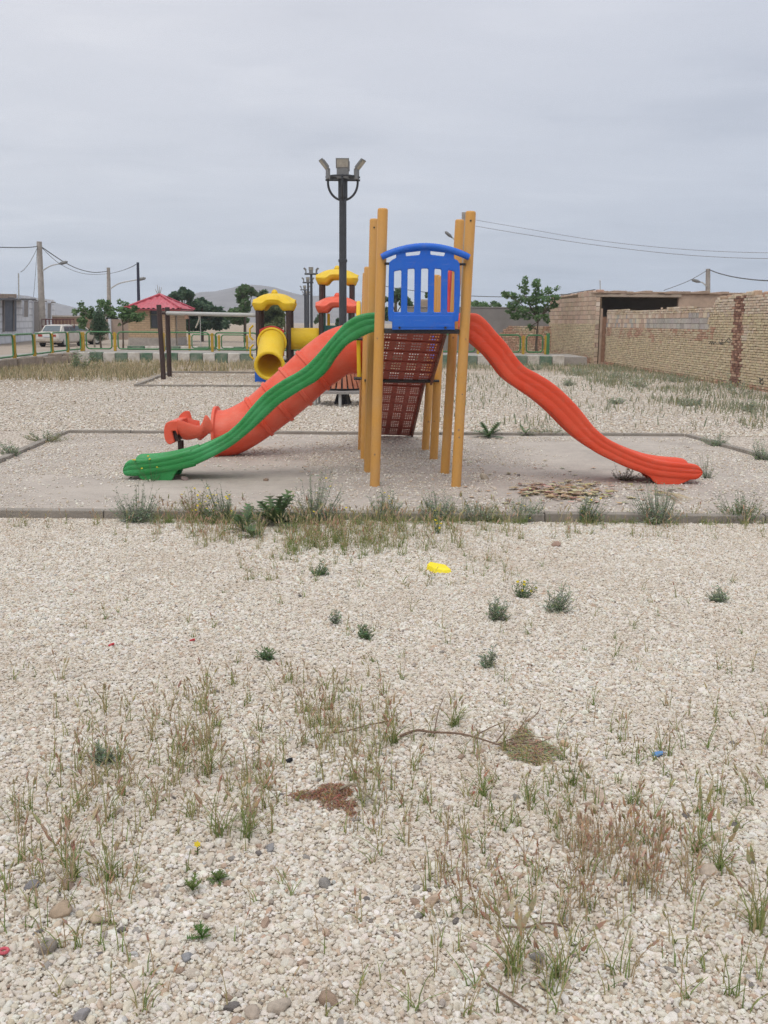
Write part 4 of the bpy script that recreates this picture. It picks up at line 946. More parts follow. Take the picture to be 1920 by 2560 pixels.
# front wall pieces (facing the camera)
XF0 = E0.x + .01; op0, op1 = A(1500, 760, 44.9).x, A(1697, 760, 44.9).x; XF1 = A(1960, 760, 44.9).x
zo = A(1600, 743, 44.9).z
mb = MB(); mb.box((XF0, 44.95, -.1), (op0, 45.2, zsh - .25)); mb.box((op1, 44.95, -.1), (XF1, 45.2, zsh - .12)); mb.box((XF0, 44.96, 0), (XF1, 45.19, 1.5)); mb.build('front_wall', M('tan_block_wall', (.50, .37, .28), .95, .25, 3, bmp=.5, fine=.25), shed)
fmb, _a, _b, _c = brick_wall(Vector((XF0 - .02, 44.93, 0)), Vector((op0, 44.93, 0)), lambda s: zsh - .25, lambda s, z: pick(*PALE, *BLK), row=.2, blen=.40, hdr=.2); fmb.build('corner_blocks', brick_m, shed, colors=True)
mb = MB(); mb.box((XF0 - .05, 44.88, zo), (op1 + .1, 45.12, zo + .13)); mb.build('lintel', M('pale_lintel', (.45, .36, .28), .9, .2, 3, bmp=.3), shed, bevel=.02)
mb = MB()
for i in range(30):
    a = lerp(XF0 - .12, XF1, i / 30); mb.box((a, 44.85 + random.uniform(-.04, .04), zo + .135 + random.uniform(0, .03)), (a + (XF1 - XF0) / 30 + .05, 52, zsh - .02 + random.uniform(-.05, .06)))
mb.build('roof_slab', mud_m, shed, bevel=.03)
MB().box((op0 - .6, 51.5, 0), (XF1 + 2, 51.6, zo + .3)).build('inner_wall', plaster_m, shed)
mb = MB()
for i in range(40):
    a = E0.x + random.uniform(-.02, .25); t_ = random.random(); p = E0.lerp(E1, t_); r_ = random.uniform(.05, .1)
    mb.box((p.x + .02, p.y - .12, zside(t_ * Ls) - .06), (p.x + .3, p.y + .12, zside(t_ * Ls) + random.uniform(.0, .09)), pick(*BLK, *RED))
mb.build('rubble_coping', brick_m, shed, colors=True, bevel=.02)
# rusty door between shed and yard wall
dr0, dr1 = A(1486, 880, 45.3), A(1509, 880, 45.0)
drd = thing('sheet_metal_door', (dr0.x, 45.2, 0), 'narrow rusty corrugated metal door at the far end of the yard wall', 'door')
zd_t = A(1498, 792, 45.1).z; mb = MB(); n_ = 9
pa, pb = Vector((dr0.x + .02, 45.25, 0)), Vector((W0.x - .02, W0.y + .05, 0))
for i in range(n_):
    a = pa.lerp(pb, (i + .08) / n_); b = pa.lerp(pb, (i + .60) / n_); mb.box((a.x, min(a.y, b.y) - .03, .12), (b.x, max(a.y, b.y) + .03, zd_t))
mb.box((pa.x, pb.y + .02, .10), (pb.x, pb.y + .06, zd_t - .02)); mb.build('door_sheet', rust_m, drd)
mb = MB(); mb.box((pa.x - .02, pb.y - .06, -.05), (pa.x + .06, pb.y + .06, zd_t + .35)); mb.box((pa.x, pb.y - .08, -.05), (pb.x, pb.y + .12, .10)); mb.build('door_frame', mud_m, drd)
# pigeon-ish junk over the door: bundle of twigs on the wall top
# grey plaster wall and low brick wall behind the fence
GW0, GW1 = A(1000, 800, 58), A(1376, 800, 55); ztg = A(1280, 771, 56).z
gw = MB(); gw.box((GW0.x, 56.0, -.1), (GW1.x + .6, 56.25, ztg)); gw.box((GW0.x, 55.97, ztg), (GW1.x + .6, 56.28, ztg + .07))
tag(gw.build('plaster_wall', plaster_m, bevel=.02), 'grey plastered wall behind the leafy tree and low brick wall', 'wall')
LB0, LB1 = A(1235, 850, 52.5), A(1378, 850, 52.0); LB0.z = LB1.z = 0
Lb = (LB1 - LB0).length
mb, dl, nl, _ = brick_wall(LB0, LB1, lambda s: min(A(1300, 814, 52).z, .9 + s * 1.0), lambda s, z: blend(s, z, ((RED, .55), (TAN, .5)), .9), row=.085)
lw = thing('low_brick_wall', LB0, 'low reddish brick wall with a sloping end behind the fence', 'wall')
core(LB0, LB1, lambda s: min(A(1300, 814, 52).z, .9 + s * 1.0) - .02, nl, .22, mortar_m, lw); mb.build('brick_face', brick_m, lw, colors=True)

# ================================================================== KIOSK
def brick_tex(name, c1, c2, mort, bw, bh, axes='xz'):
    m, nt, b = new_mat(name); c = coords(nt); sp = nt.nodes.new('ShaderNodeSeparateXYZ'); nt.links.new(c, sp.inputs[0])
    cb_ = nt.nodes.new('ShaderNodeCombineXYZ'); nt.links.new(math_n(nt, 'ADD', sp.outputs[0], sp.outputs[1]), cb_.inputs[0]); nt.links.new(sp.outputs[2], cb_.inputs[1])
    t = nt.nodes.new('ShaderNodeTexBrick'); nt.links.new(cb_.outputs[0], t.inputs['Vector']); t.inputs['Scale'].default_value = 1
    t.inputs['Color1'].default_value = (*c1, 1); t.inputs['Color2'].default_value = (*c2, 1); t.inputs['Mortar'].default_value = (*mort, 1)
    t.inputs['Brick Width'].default_value = bw; t.inputs['Row Height'].default_value = bh; t.inputs['Mortar Size'].default_value = bh * .12
    o = mixc(nt, ramp(nt, noise(nt, c, 2, 5, .6), [(.4, (0, 0, 0)), (.75, (.5,) * 3)]), t.outputs['Color'], tuple(x * .7 for x in c1))
    nt.links.new(o, b.inputs['Base Color']); b.inputs['Roughness'].default_value = .9
    bump(nt, b, t.outputs['Fac'], -.5, .02); return m
KY = 70.5
kx0, kx1 = A(322, 850, KY).x, A(438, 850, KY).x; kd = 4.0
kz = A(400, 770, KY).z
kio = thing('brick_kiosk', ((kx0 + kx1) / 2, KY + 2, 0), 'small tan brick kiosk with a red tiled hip roof', 'kiosk')
wo0, wo1 = A(375, 800, KY).x, A(403.5, 800, KY).x; wz0, wz1 = A(390, 822, KY).z, A(390, 767, KY).z
kb_m = brick_tex('tan_kiosk_brick', (.50, .36, .22), (.44, .31, .19), (.30, .22, .15), .42, .15)
mb = MB(); mb.box((kx0, KY, .55), (wo0, KY + .25, kz)); mb.box((wo1, KY, .55), (kx1, KY + .25, kz)); mb.box((wo0, KY, .55), (wo1, KY + .25, wz0))
mb.box((kx0, KY + .25, .55), (kx0 + .25, KY + kd, kz)); mb.box((kx1 - .25, KY + .25, .55), (kx1, KY + kd, kz)); mb.box((kx0 + .25, KY + kd - .25, .55), (kx1 - .25, KY + kd, kz))
mb.build('wall', kb_m, kio)
mb = MB(); mb.box((kx0 - .03, KY - .03, -.1), (kx1 + .03, KY + kd + .03, .55)); mb.build('plinth', concrete_m, kio)
wf = MB(); wf.box((wo0, KY + .08, wz0), (wo1, KY + .14, wz1)); wfo = wf.build('window', window_m, kio)
mb = MB()
for a, b in (((wo0, KY + .03, wz0), (wo0 + .06, KY + .10, wz1)), ((wo1 - .06, KY + .03, wz0), (wo1, KY + .10, wz1)), ((wo0 + .06, KY + .03, wz0), (wo1 - .06, KY + .10, wz0 + .06)), ((wo0 + .06, KY + .03, lerp(wz0, wz1, .62)), (wo1 - .06, KY + .10, lerp(wz0, wz1, .62) + .05))): mb.box(a, b)
mb.build('window_frame', M('olive_window_frame', (.12, .12, .06), .6), wfo)
ex0, ex1 = A(309, 768, KY - .5).x, A(452, 768, KY - .5).x; ap = A(397, 738, KY + 2); ap.x = (ex0 + ex1) / 2
e = .5; crn = [Vector((ex0, KY - e, kz - .08)), Vector((ex1, KY - e, kz - .08)), Vector((ex1, KY + kd + e, kz - .08)), Vector((ex0, KY + kd + e, kz - .08))]
roof_m = M('red_roof_sheet', (.52, .085, .115), .35, .2, 2)
mb = MB()
for i in range(4):                                                    # each face corrugated along the slope
    a, b = crn[i], crn[(i + 1) % 4]; NU, NV = 60, 10; vs_ = []
    for v in range(NV + 1):
        for u in range(NU + 1):
            p = a.lerp(b, u / NU).lerp(ap, v / NV); ph = (a.lerp(b, u / NU) - a).length * 0 + (p - a).dot((b - a).normalized())
            vs_.append(p + Vector((0, 0, .04 * math.cos(ph * 2 * math.pi / .34) + .05 * (1 - (v % 2)))))
    mb.add(vs_, [(v * (NU + 1) + u, v * (NU + 1) + u + 1, (v + 1) * (NU + 1) + u + 1, (v + 1) * (NU + 1) + u) for v in range(NV) for u in range(NU)])
rf_ = mb.build('roof', roof_m, kio, smooth=True, angle=30)
mb = MB()
for i in range(4): mb.tube([crn[i] + Vector((0, 0, .08)), ap + Vector((0, 0, .08))], .07, 8)
mb.build('ridge_cap', roof_m, rf_, smooth=True)
mb = MB(); mb.box((ex0 + .06, KY - e + .06, kz - .16), (ex1 - .06, KY + kd + e - .06, kz - .10)); mb.build('eaves_board', roof_m, kio)
# lean-to post and pole on the kiosk's right
mb = MB(); mb.tube([(A(473, 850, KY + 4.2).x, KY + 4.2, 0), (A(474, 850, KY + 4.2).x, KY + 4.2, kz - .2)], .07, 8); mb.build('corner_post', brown_m, kio)
mb = MB(); mb.tube([(kx1 + .07, KY + .3, 0), (kx1 + .07, KY + .3, kz - .2)], .05, 8); mb.build('drain_pipe', pale_bark_m, kio)

# ================================================================== WHITE HOUSE, WALL BEHIND THE CARS
HL, HR = G(7, 860), G(140, 845); hd = (HR - HL).normalized(); hn = Vector((hd.y, -hd.x, 0)); hn = hn if hn.dot(-HL) > 0 else -hn
HS = HL - hd * 8
house = thing('white_block_house', HL, 'low whitewashed block house with a dark doorway canopy beside the street', 'house')
zhl, zhr = A(30, 735, HL.y).z, 3.55
def hp(px, py): return PL(px, py, HL, HR)
def hquad(mb, x0, x1, y0, y1, o0, o1):
    q = [hp(x0, y1), hp(x1, y1), hp(x1, y0), hp(x0, y0)]
    za = (q[0].z + q[1].z) / 2
    mb.add([p + hn * o1 for p in q] + [p + hn * o0 for p in q], [(0, 1, 2, 3), (7, 6, 5, 4), (0, 4, 5, 1), (1, 5, 6, 2), (2, 6, 7, 3), (3, 7, 4, 0)])
blk_m = brick_tex('whitewashed_blocks', (.74, .75, .78), (.68, .69, .72), (.50, .51, .53), 1.6, .52)
mb = MB(); q = [HS, HR, HR - hn * 8, HS - hn * 8]; zt4 = [zhl, zhr, zhr, zhl]
mb.add([Vector((p.x, p.y, -.2)) for p in q] + [Vector((p.x, p.y, z_)) for p, z_ in zip(q, zt4)], [(3, 2, 1, 0), (4, 5, 6, 7), (0, 1, 5, 4), (1, 2, 6, 5), (2, 3, 7, 6), (3, 0, 4, 7)])
mb.build('wall', blk_m, house)
for nm, x0, x1, y0, y1, mt in (('window', 58, 69, 752, 792, shutter_m), ('window', 117, 126, 759, 796, shutter_m), ('doorway', 83, 99, 754, 829, shutter_m)):
    mb = MB(); hquad(mb, x0, x1, y0, y1, -.1, .03); w_ = mb.build(nm, mt, house)
    mb = MB(); hquad(mb, x0 - 1.5, x0, y0 - 1.5, y1, 0, .07); hquad(mb, x1, x1 + 1.5, y0 - 1.5, y1, 0, .07); hquad(mb, x0 - 1.5, x1 + 1.5, y0 - 3, y0 - 1.5, 0, .09); mb.build('frame', white_block_m, w_)
mb = MB(); hquad(mb, 8, 39, 750, 828, -.1, .06); dr = mb.build('door', door_blue_m, house); dr['label'] = 'slate blue double door'
mb = MB(); hquad(mb, 30, 32, 750, 828, .06, .12); hquad(mb, 6, 8, 750, 830, 0, .12); mb.build('door_frame', shutter_m, dr)
mb = MB(); hquad(mb, -40, 53, 746, 750, -.05, 1.1); mb.build('canopy', M('charcoal_canopy', (.09, .085, .09), .6), house)
mb = MB(); hquad(mb, -60, 38, 735, 745, -1.5, .1); mb.build('mud_parapet', mud_m, house)
mb = MB()
for i in range(5):
    a = HL.lerp(HR, .1 + i * .2) ; mb.tube([a + Vector((0, 0, 3.3)) + hn * .1, a + Vector((0, 0, 3.3)) + hn * .5], .06, 6)
mb.build('rain_spout', shutter_m, house)
bw0, bw1 = A(142, 848, 93), A(262, 848, 91); bw2 = A(330, 848, 88)
bwm = brick_tex('brown_street_brick', (.34, .22, .15), (.29, .19, .13), (.22, .16, .12), .5, .18)
sw_ = thing('street_wall', (bw0.x, 93, 0), 'brown brick wall along the street behind the parked cars', 'wall')
zbw = A(200, 793, 92).z
MB().box((bw0.x, 92, -.1), (bw1.x, 92.3, zbw)).build('brick_wall', bwm, sw_); MB().box((bw0.x, 91.95, zbw), (bw1.x, 92.35, zbw + .14)).build('coping', M('pale_coping', (.5, .44, .37), .9), sw_)
MB().box((bw1.x, 91.5, -.1), (A(330, 848, 92).x, 92.2, zbw - .15)).build('plaster_wall', M('dun_plaster', (.37, .28, .22), .95, .2, .6), sw_)
MB().box((A(273, 820, 91.5).x, 91.2, -.1), (A(279, 820, 91.5).x, 91.49, A(276, 797, 91.3).z)).build('gate_pillar', white_block_m, sw_)
mb = MB()
for i in range(20): a = lerp(A(266, 800, 92).x, A(296, 800, 92).x, i / 20); mb.box((a, 91.6, zbw - .16), (a + .2, 92.0, zbw - .05 + random.uniform(0, .12)))
mb.build('broken_coping', white_block_m, sw_)
# ruin walls beyond the panel
rw = MB(); p0, p1 = A(1010, 800, 92), A(1075, 800, 90)
zr0 = A(1030, 757, 91).z
rw.box((A(1020, 800, 91).x, 91, -.1), (A(1038, 800, 91).x, 91.6, A(1030, 762, 91).z)); rw.box((A(1048, 800, 95).x, 95, -.1), (A(1072, 800, 95).x, 95.6, A(1060, 748, 95).z))
tag(rw.build('mud_ruin', M('mud_brick_ruin', (.36, .29, .23), .95, .3, .7, bmp=.6), bevel=.15), 'two broken mud-brick wall stubs seen through the blue panel', 'ruin')

# ================================================================== CARS
def car(name, loc, yaw, paint, low, label, cat, sc=1.0, L=4.3, Wd=1.62):
    root = thing(name, loc, label, cat); root.rotation_euler = (0, 0, yaw); root.scale = (sc,) * 3
    bpy.context.view_layer.update()
    def bd(mb, nm, mat, par=root, **kw):
        o = mb.build(nm, mat, None, **kw); o.parent = par; return o
    hw = Wd / 2
    # profile along +x (front); bottom, belt, widths
    st = [(-2.15, .42, .78, .70), (-2.08, .30, .92, .76), (-1.75, .26, .97, .79), (-1.2, .24, .98, .81), (0, .22, .96, .81), (.9, .24, .95, .80), (1.5, .26, .88, .78), (1.95, .30, .78, .74), (2.12, .38, .68, .66)]
    secs = []
    for x, zb_, zt__, w in st:
        secs.append([Vector((x, y * w / .81 * hw, z)) for y, z in ((-.86, zb_), (-1, zb_ + .12), (-1.0, lerp(zb_, zt__, .6)), (-.93, zt__ - .03), (-.80, zt__), (.80, zt__), (.93, zt__ - .03), (1.0, lerp(zb_, zt__, .6)), (1, zb_ + .12), (.86, zb_))])
    body_ = bd(MB().loft(secs), 'body', paint, smooth=True, angle=35)
    cab = [(-1.55, .97, .66, .97), (-1.10, .97, .62, 1.38), (-.2, .97, .62, 1.42), (.45, .95, .62, 1.37), (1.05, .94, .66, .95)]
    secs = []
    for x, z0_, w, z1_ in cab: secs.append([Vector((x, -.74 * hw / .81, z0_ - .02)), Vector((x, -w * hw / .81 * .98, lerp(z0_, z1_, .92))), Vector((x, -w * hw / .81 * .85, z1_ + .001)), Vector((x, w * hw / .81 * .85, z1_ + .001)), Vector((x, w * hw / .81 * .98, lerp(z0_, z1_, .92))), Vector((x, .74 * hw / .81, z0_ - .02))])
    bd(MB().loft(secs), 'cabin', paint, smooth=True, angle=30)
    gl = MB(); k_ = hw / .81
    gl.add([Vector((-1.555, -.58 * k_, 1.0)), Vector((-1.555, .58 * k_, 1.0)), Vector((-1.16, .50 * k_, 1.345)), Vector((-1.16, -.50 * k_, 1.345)), Vector((-1.52, -.58 * k_, 1.0)), Vector((-1.52, .58 * k_, 1.0)), Vector((-1.13, .5 * k_, 1.345)), Vector((-1.13, -.5 * k_, 1.345))], [(0, 1, 2, 3), (7, 6, 5, 4), (0, 4, 5, 1), (1, 5, 6, 2), (2, 6, 7, 3), (3, 7, 4, 0)])
    bd(gl, 'rear_window', car_glass_m)
    for sgn in (-1, 1):
        for xa_, xb_, xt0, xt1 in ((-1.15, -.25, -.98, -.25), (-.17, .78, -.17, .42)):
            g_ = MB(); y0_, y1_ = sgn * .745 * k_, sgn * .655 * k_
            g_.add([Vector((xa_, y0_, 1.0)), Vector((xb_, y0_, 1.0)), Vector((xt1, y1_, 1.31)), Vector((xt0, y1_, 1.31)), Vector((xa_, y0_ - sgn * .03, 1.0)), Vector((xb_, y0_ - sgn * .03, 1.0)), Vector((xt1, y1_ - sgn * .03, 1.31)), Vector((xt0, y1_ - sgn * .03, 1.31))], [(0, 1, 2, 3), (7, 6, 5, 4), (0, 4, 5, 1), (1, 5, 6, 2), (2, 6, 7, 3), (3, 7, 4, 0)])
            bd(g_, 'side_window', car_glass_m)
        bd(MB().box((-2.17, sgn * .46 * k_ - .14, .66), (-2.05, sgn * .46 * k_ + .14, .80)), 'tail_light', tail_m, bevel=.01)
        bd(MB().box((2.02, sgn * .46 * k_ - .14, .58), (2.14, sgn * .46 * k_ + .14, .70)), 'headlight', lamp_glass_m, bevel=.01)
        for x in (-1.3, 1.3):
            wh = MB().tube([(x, sgn * .80 * k_, .30), (x, sgn * .60 * k_, .30)], .30, 20); wo_ = bd(wh, 'wheel', tyre_m, smooth=True, angle=50)
            bd(MB().tube([(x, sgn * .808 * k_, .30), (x, sgn * .70 * k_, .30)], .18, 16), 'rim', zinc_m, wo_)
    bd(MB().box((-2.26, -.74 * k_, .36), (-2.08, .74 * k_, .54)), 'rear_bumper', low, bevel=.03)
    bd(MB().box((2.05, -.72 * k_, .34), (2.22, .72 * k_, .50)), 'front_bumper', low, bevel=.03)
    bd(MB().box((-2.19, -.24, .62), (-2.14, .24, .72)), 'number_plate', white_block_m)
    return root
cp = G(127, 868); car('parked_car', cp + Vector((.0, 2.2, 0)), R(84), car_white_m, car_dirt_m, 'dusty white saloon car parked tail towards the fence', 'car')
tr_ = G(196, 864); tk = car('pickup_truck', Vector((tr_.x - 1.1, tr_.y + 3.0, 0)), R(30), car_dirt_m, car_dirt_m, 'beige pickup with a dark red cargo rack behind the white car', 'pickup')
rk = MB()
for z_ in (1.25, 1.75):
    for y_ in (-.72, .72): rk.tube([(-2.1, y_, z_), (-.2, y_, z_)], .04, 6)
    rk.tube([(-2.1, -.72, z_), (-2.1, .72, z_)], .04, 6); rk.tube([(-.2, -.72, z_), (-.2, .72, z_)], .04, 6)
for x_ in np.linspace(-2.1, -.2, 9):
    for y_ in (-.72, .72): rk.tube([(x_, y_, .8), (x_, y_, 1.75)], .025, 6)
o = rk.build('cargo_rack', rack_m); o.parent = tk

# ================================================================== UTILITY POLES AND WIRES
def upole(px, top_y, base_px, Y, label, r0=.16, r1=.11, mat=concrete_m, arm=None, name='utility_pole', lamp_=True):
    tp = A(px, top_y, Y); bs = Vector((A(base_px, 860, Y).x, Y, 0))
    t = thing(name, bs, label, 'utility pole'); MB().tube([bs - Vector((0, 0, .3)), tp], [r0, r1], 12).build('pole', mat, t, smooth=True, angle=50)
    if arm:
        pts = [A(x, y, Y - .2) for x, y in arm]; MB().tube(catmull(pts, 10), .05 * Y / 80, 6).build('lamp_arm', zinc_m, t, smooth=True)
        if lamp_:
            d = (pts[-1] - pts[-2]).normalized(); e_ = pts[-1]; k_ = Y / 80
            MB().tube([e_ - d * .1 * k_, e_ + d * .15 * k_, e_ + d * .5 * k_, e_ + d * .62 * k_], [.05 * k_, .13 * k_, .12 * k_, .04 * k_], 10).build('lamp_head', lamp_box_m, t, smooth=True)
    return tp
t1 = upole(98, 604, 108, 85, 'tall concrete utility pole with a curved lamp arm in front of the white house', .30, .21, arm=[(106, 677), (126, 665), (150, 659)])
t2 = upole(271, 669, 275, 130, 'concrete utility pole with a long lamp arm left of the kiosk roof', .32, .22, arm=[(276, 722), (300, 708), (345, 699)])
t3 = upole(344.5, 656, 349, 76, 'thin dark steel pole rising behind the kiosk roof', .14, .10, mat=M('blue_black_steel', (.03, .035, .06), .5))
t4 = upole(1770, 672, 1769, 110, 'concrete utility pole with a small lamp above the yard wall', .30, .24, arm=[(1766, 716), (1757, 707), (1748, 704.5)])
t5 = upole(1160.5, 531, 1158, 62, 'concrete utility pole hidden behind the ochre posts with a lamp showing beside them', .18, .15, arm=[(1154, 612), (1141, 603), (1128, 592)])
aer = thing('roof_aerial', A(46, 748, 72), 'thin pale pipe mast on the white house roof with a cable', 'mast'); MB().tube([A(47, 748, 72), A(46, 683, 72)], .05, 6).build('mast', zinc_m, aer)
def wire(pts, r, label, n=30, m=None):
    P_ = catmull(pts, n); o = MB().tube(P_, r * .8, 5).build('overhead_cable', thin_wire_m if 'thin wire' in label else wire_m); tag(o, label, 'cable')
def sag(a, b, s): return [a, a.lerp(b, .25) - Vector((0, 0, s * .75)), a.lerp(b, .5) - Vector((0, 0, s)), a.lerp(b, .75) - Vector((0, 0, s * .75)), b]
c1 = A(99, 614, 85)
wire([A(-700, 590, 45), A(-200, 612, 62), A(40, 619, 79), A(94, 616, 85)], .045, 'overhead cable running off the picture from the tall concrete pole')
wire([c1, A(155, 652, 96), A(195, 672, 110), A(235, 681, 120), A(269, 678, 130)], .055, 'thick sagging cable between the two concrete poles')
wire([A(103, 618, 85), A(150, 660, 96), A(200, 682, 110), A(240, 686, 120), A(271, 684, 130)], .03, 'thin lower cable between the two concrete poles')
wire([A(275, 684, 130), A(300, 678, 110), A(325, 669, 90), A(340, 661, 76)], .035, 'cable from the second concrete pole to the dark steel pole')
wire([A(94, 618, 85), A(78, 650, 80), A(62, 672, 75), A(52, 680, 72)], .028, 'cable drooping from the tall pole to the roof mast')
wire([A(93, 620, 85), A(89, 680, 80), A(84, 742, 76)], .022, 'cable dropping from the tall pole to the house doorway')
wire([A(1160, 545, 62), A(1300, 569, 60), A(1500, 602, 57), A(1750, 626, 54), A(2050, 633, 51), A(2800, 630, 45)], .017, 'upper thin wire crossing the sky right of the ochre posts')
wire([A(1160, 560, 62), A(1300, 584, 60), A(1500, 614, 57), A(1750, 640, 54), A(2050, 648, 51), A(2800, 648, 45)], .019, 'lower thin wire crossing the sky right of the ochre posts')
wire([A(960, 715, 70), A(1000, 722, 68), A(1070, 731, 66), A(1180, 740, 64), A(1290, 742, 62), A(1400, 737, 58), A(1440, 731, 54), A(1488, 724, 46)], .028, 'dark cable running behind the blue panel to the shed roof')
wire([A(1773, 674, 110), A(1800, 684, 105), A(1850, 695, 98), A(1930, 702, 88), A(2100, 700, 75), A(2700, 660, 50)], .07, 'thick cable leaving the lamp pole above the yard wall')
wire([A(1768, 676, 110), A(1720, 703, 105), A(1660, 726, 98)], .04, 'thin cable slanting down from the pole above the shed')
sa = A(1501, 723, 47); ant = thing('roof_aerial', sa, 'short roof aerial with a small white cap on the brick shed', 'aerial')
MB().tube([sa - Vector((0, 0, .1)), A(1500, 702, 47)], .022, 6).build('mast', zinc_m, ant); MB().tube([A(1500, 702, 47), A(1500, 699, 47)], [.06, .02], 8).build('cap', white_block_m, ant)

# ================================================================== TREES
def leaf_cloud(mb, clumps, n, size, cols, flat=.55, fill=.5):
    """n small folded leaves spread through ellipsoid clumps (centre, radii)"""
    vol = [c[1].x * c[1].y * c[1].z for c in clumps]; tot = sum(vol)
    for (c, rad), v in zip(clumps, vol):
        k = max(6, int(n * v / tot)); tone = random.uniform(.72, 1.22)
        for _ in range(k):
            while True:
                p = Vector((random.uniform(-1, 1), random.uniform(-1, 1), random.uniform(-1, 1)))
                if p.length <= 1 and random.random() < fill + (1 - fill) * p.length: break
            p = c + Vector((p.x * rad.x, p.y * rad.y, p.z * rad.z)); s = size * random.uniform(.6, 1.35)
            a = Vector((random.gauss(0, 1), random.gauss(0, 1), random.gauss(0, .7))).normalized(); b = a.orthogonal().normalized(); b = (Matrix.Rotation(random.uniform(0, 6.28), 3, a) @ b)
            nrm = a.cross(b) * s * .18; col = random.choice(cols); k2 = tone * random.uniform(.8, 1.2); col = tuple(min(1, x * k2) for x in col)
            mb.add([p - a * s, p + b * s * flat + nrm, p + a * s, p - b * s * flat + nrm], [(0, 1, 2), (0, 2, 3)], col)
GRN = [(.14, .24, .098), (.17, .28, .115), (.20, .30, .14), (.11, .20, .085)]
DKG = [(.095, .160, .100), (.115, .185, .108), (.085, .140, .095), (.14, .21, .12)]
OLV = [(.15, .19, .08), (.13, .17, .07), (.18, .21, .10)]
def tree(name, base, trunk_pts, r0, limbs, clumps, n, size, cols, label, bark=bark_m, cat='tree', group=None, fill=.5, flat=.55):
    t = thing(name, base, label, cat, group)
    mb = MB(); k = len(trunk_pts); P_ = catmull(trunk_pts, 10); mb.tube(P_, [lerp(r0, r0 * .45, i / 9) for i in range(10)], 9)
    for a, b in limbs:
        a, b = Vector(a), Vector(b); m_ = a.lerp(b, .5) + Vector((random.uniform(-.1, .1), random.uniform(-.1, .1), random.uniform(0, .12))) * (b - a).length
        mb.tube(catmull([a, m_, b], 6), [lerp(r0 * .42, r0 * .10, i / 5) for i in range(6)], 6)
    mb.build('trunk', bark, t, smooth=True, angle=60)
    cm = MB(); leaf_cloud(cm, clumps, n, size, cols, flat, fill); cm.build('crown', leaf_m, t, colors=True)
    return t
def px_clumps(spec, Y, dep=1.0, sp=.0):
    """clumps given by picture position and size, each at its own depth round Y"""
    out = []
    for x, y, rx, ry in spec:
        Yy = Y + random.uniform(-dep, dep) * .5; c = A(x, y, Yy); k = Yy / F * 1.22; out.append((c, Vector((rx * k, max(rx, ry) * k * .9, ry * k))))
    return out
# leafy tree right
Yt = 49.0; b = A(1341, 884, Yt); b.z = zb
fork = A(1345, 805, Yt)
spec = [(1312, 702, 7, 10), (1313, 725, 10, 9), (1341, 712, 9, 14), (1345, 735, 12, 10), (1372, 728, 10, 8), (1393, 722, 7, 7), (1298, 716, 5, 6), (1275, 738, 16, 7), (1262, 732, 8, 4), (1300, 748, 14, 9), (1330, 752, 16, 10), (1360, 750, 14, 9), (1386, 746, 12, 8), (1282, 762, 14, 8), (1275, 776, 10, 8), (1308, 775, 14, 8), (1340, 775, 14, 9), (1365, 770, 12, 9), (1385, 765, 8, 7), (1290, 790, 13, 7), (1318, 792, 13, 7), (1345, 793, 10, 8), (1364, 793, 8, 9), (1328, 815, 8, 5), (1322, 822, 6, 4), (1370, 805, 5, 6)]
cl_ = px_clumps(spec, Yt, 1.6)
tree('leafy_tree', b, [b, A(1341, 850, Yt), fork], .075, [(fork, c[0]) for c in cl_[::2]] + [(A(1343, 825, Yt), cl_[-3][0])], cl_, 2100, .085, GRN, 'young leafy tree with a thin bare trunk beside the old brick wall', fill=.8)
# small leafy tree by kiosk (thin trunk, front of it)
Yt = 49.0; b = A(308, 878, Yt); b.z = zb; fork = A(307, 812, Yt)
spec = [(300, 755, 7, 5), (312, 760, 8, 5), (295, 772, 8, 5), (308, 775, 10, 7), (325, 782, 12, 8), (322, 795, 14, 9), (340, 790, 12, 8), (310, 790, 12, 7), (344, 800, 10, 5), (360, 786, 9, 3), (356, 795, 5, 4), (336, 770, 9, 5), (300, 812, 4, 4)]
cl_ = px_clumps(spec, Yt, 1.2); tree('small_leafy_tree', b, [b, A(308, 850, Yt), fork], .055, [(fork, c[0]) for c in cl_[::2]], cl_, 900, .085, GRN, 'small leafy tree with a thin trunk right in front of the brick kiosk', fill=.8)
Yt = 52.0; b = A(237, 877, Yt); b.z = zb; fork = A(236, 800, Yt)
spec = [(202, 758, 7, 6), (205, 772, 9, 7), (190, 778, 8, 5), (186, 784, 5, 5), (215, 785, 12, 7), (228, 775, 9, 7), (230, 790, 9, 7), (205, 800, 10, 7), (206, 815, 8, 8), (210, 805, 8, 7), (252, 755, 9, 6), (262, 762, 10, 6), (272, 755, 7, 5), (272, 772, 11, 7), (278, 785, 9, 7), (263, 786, 10, 7), (285, 790, 6, 6), (248, 768, 8, 6)]
cl_ = px_clumps(spec, Yt, 2); tree('spreading_leafy_tree', b, [b, A(236, 840, Yt), fork], .055, [(fork, c[0]) for c in cl_[::2]], cl_, 1300, .085, GRN, 'spreading leafy tree with a pale straight trunk between the cars and the kiosk', pale_bark_m, fill=.8)
# cypress
Yt = 50.0; b = A(253, 876, Yt); b.z = zb
spec = [(248, 780, 6, 12), (244, 792, 10, 14), (250, 800, 12, 14), (243, 812, 16, 14), (254, 815, 16, 14), (238, 828, 14, 10), (258, 826, 14, 10), (248, 838, 12, 12), (250, 848, 8, 6)]
cl_ = px_clumps(spec, Yt, .3); tree('cypress_tree', b, [b, A(251, 850, Yt), A(248, 775, Yt)], .06, [], cl_, 2600, .06, DKG, 'dark dense cypress bush-tree beside the pale trunk and green fence', fill=.4, flat=.35)
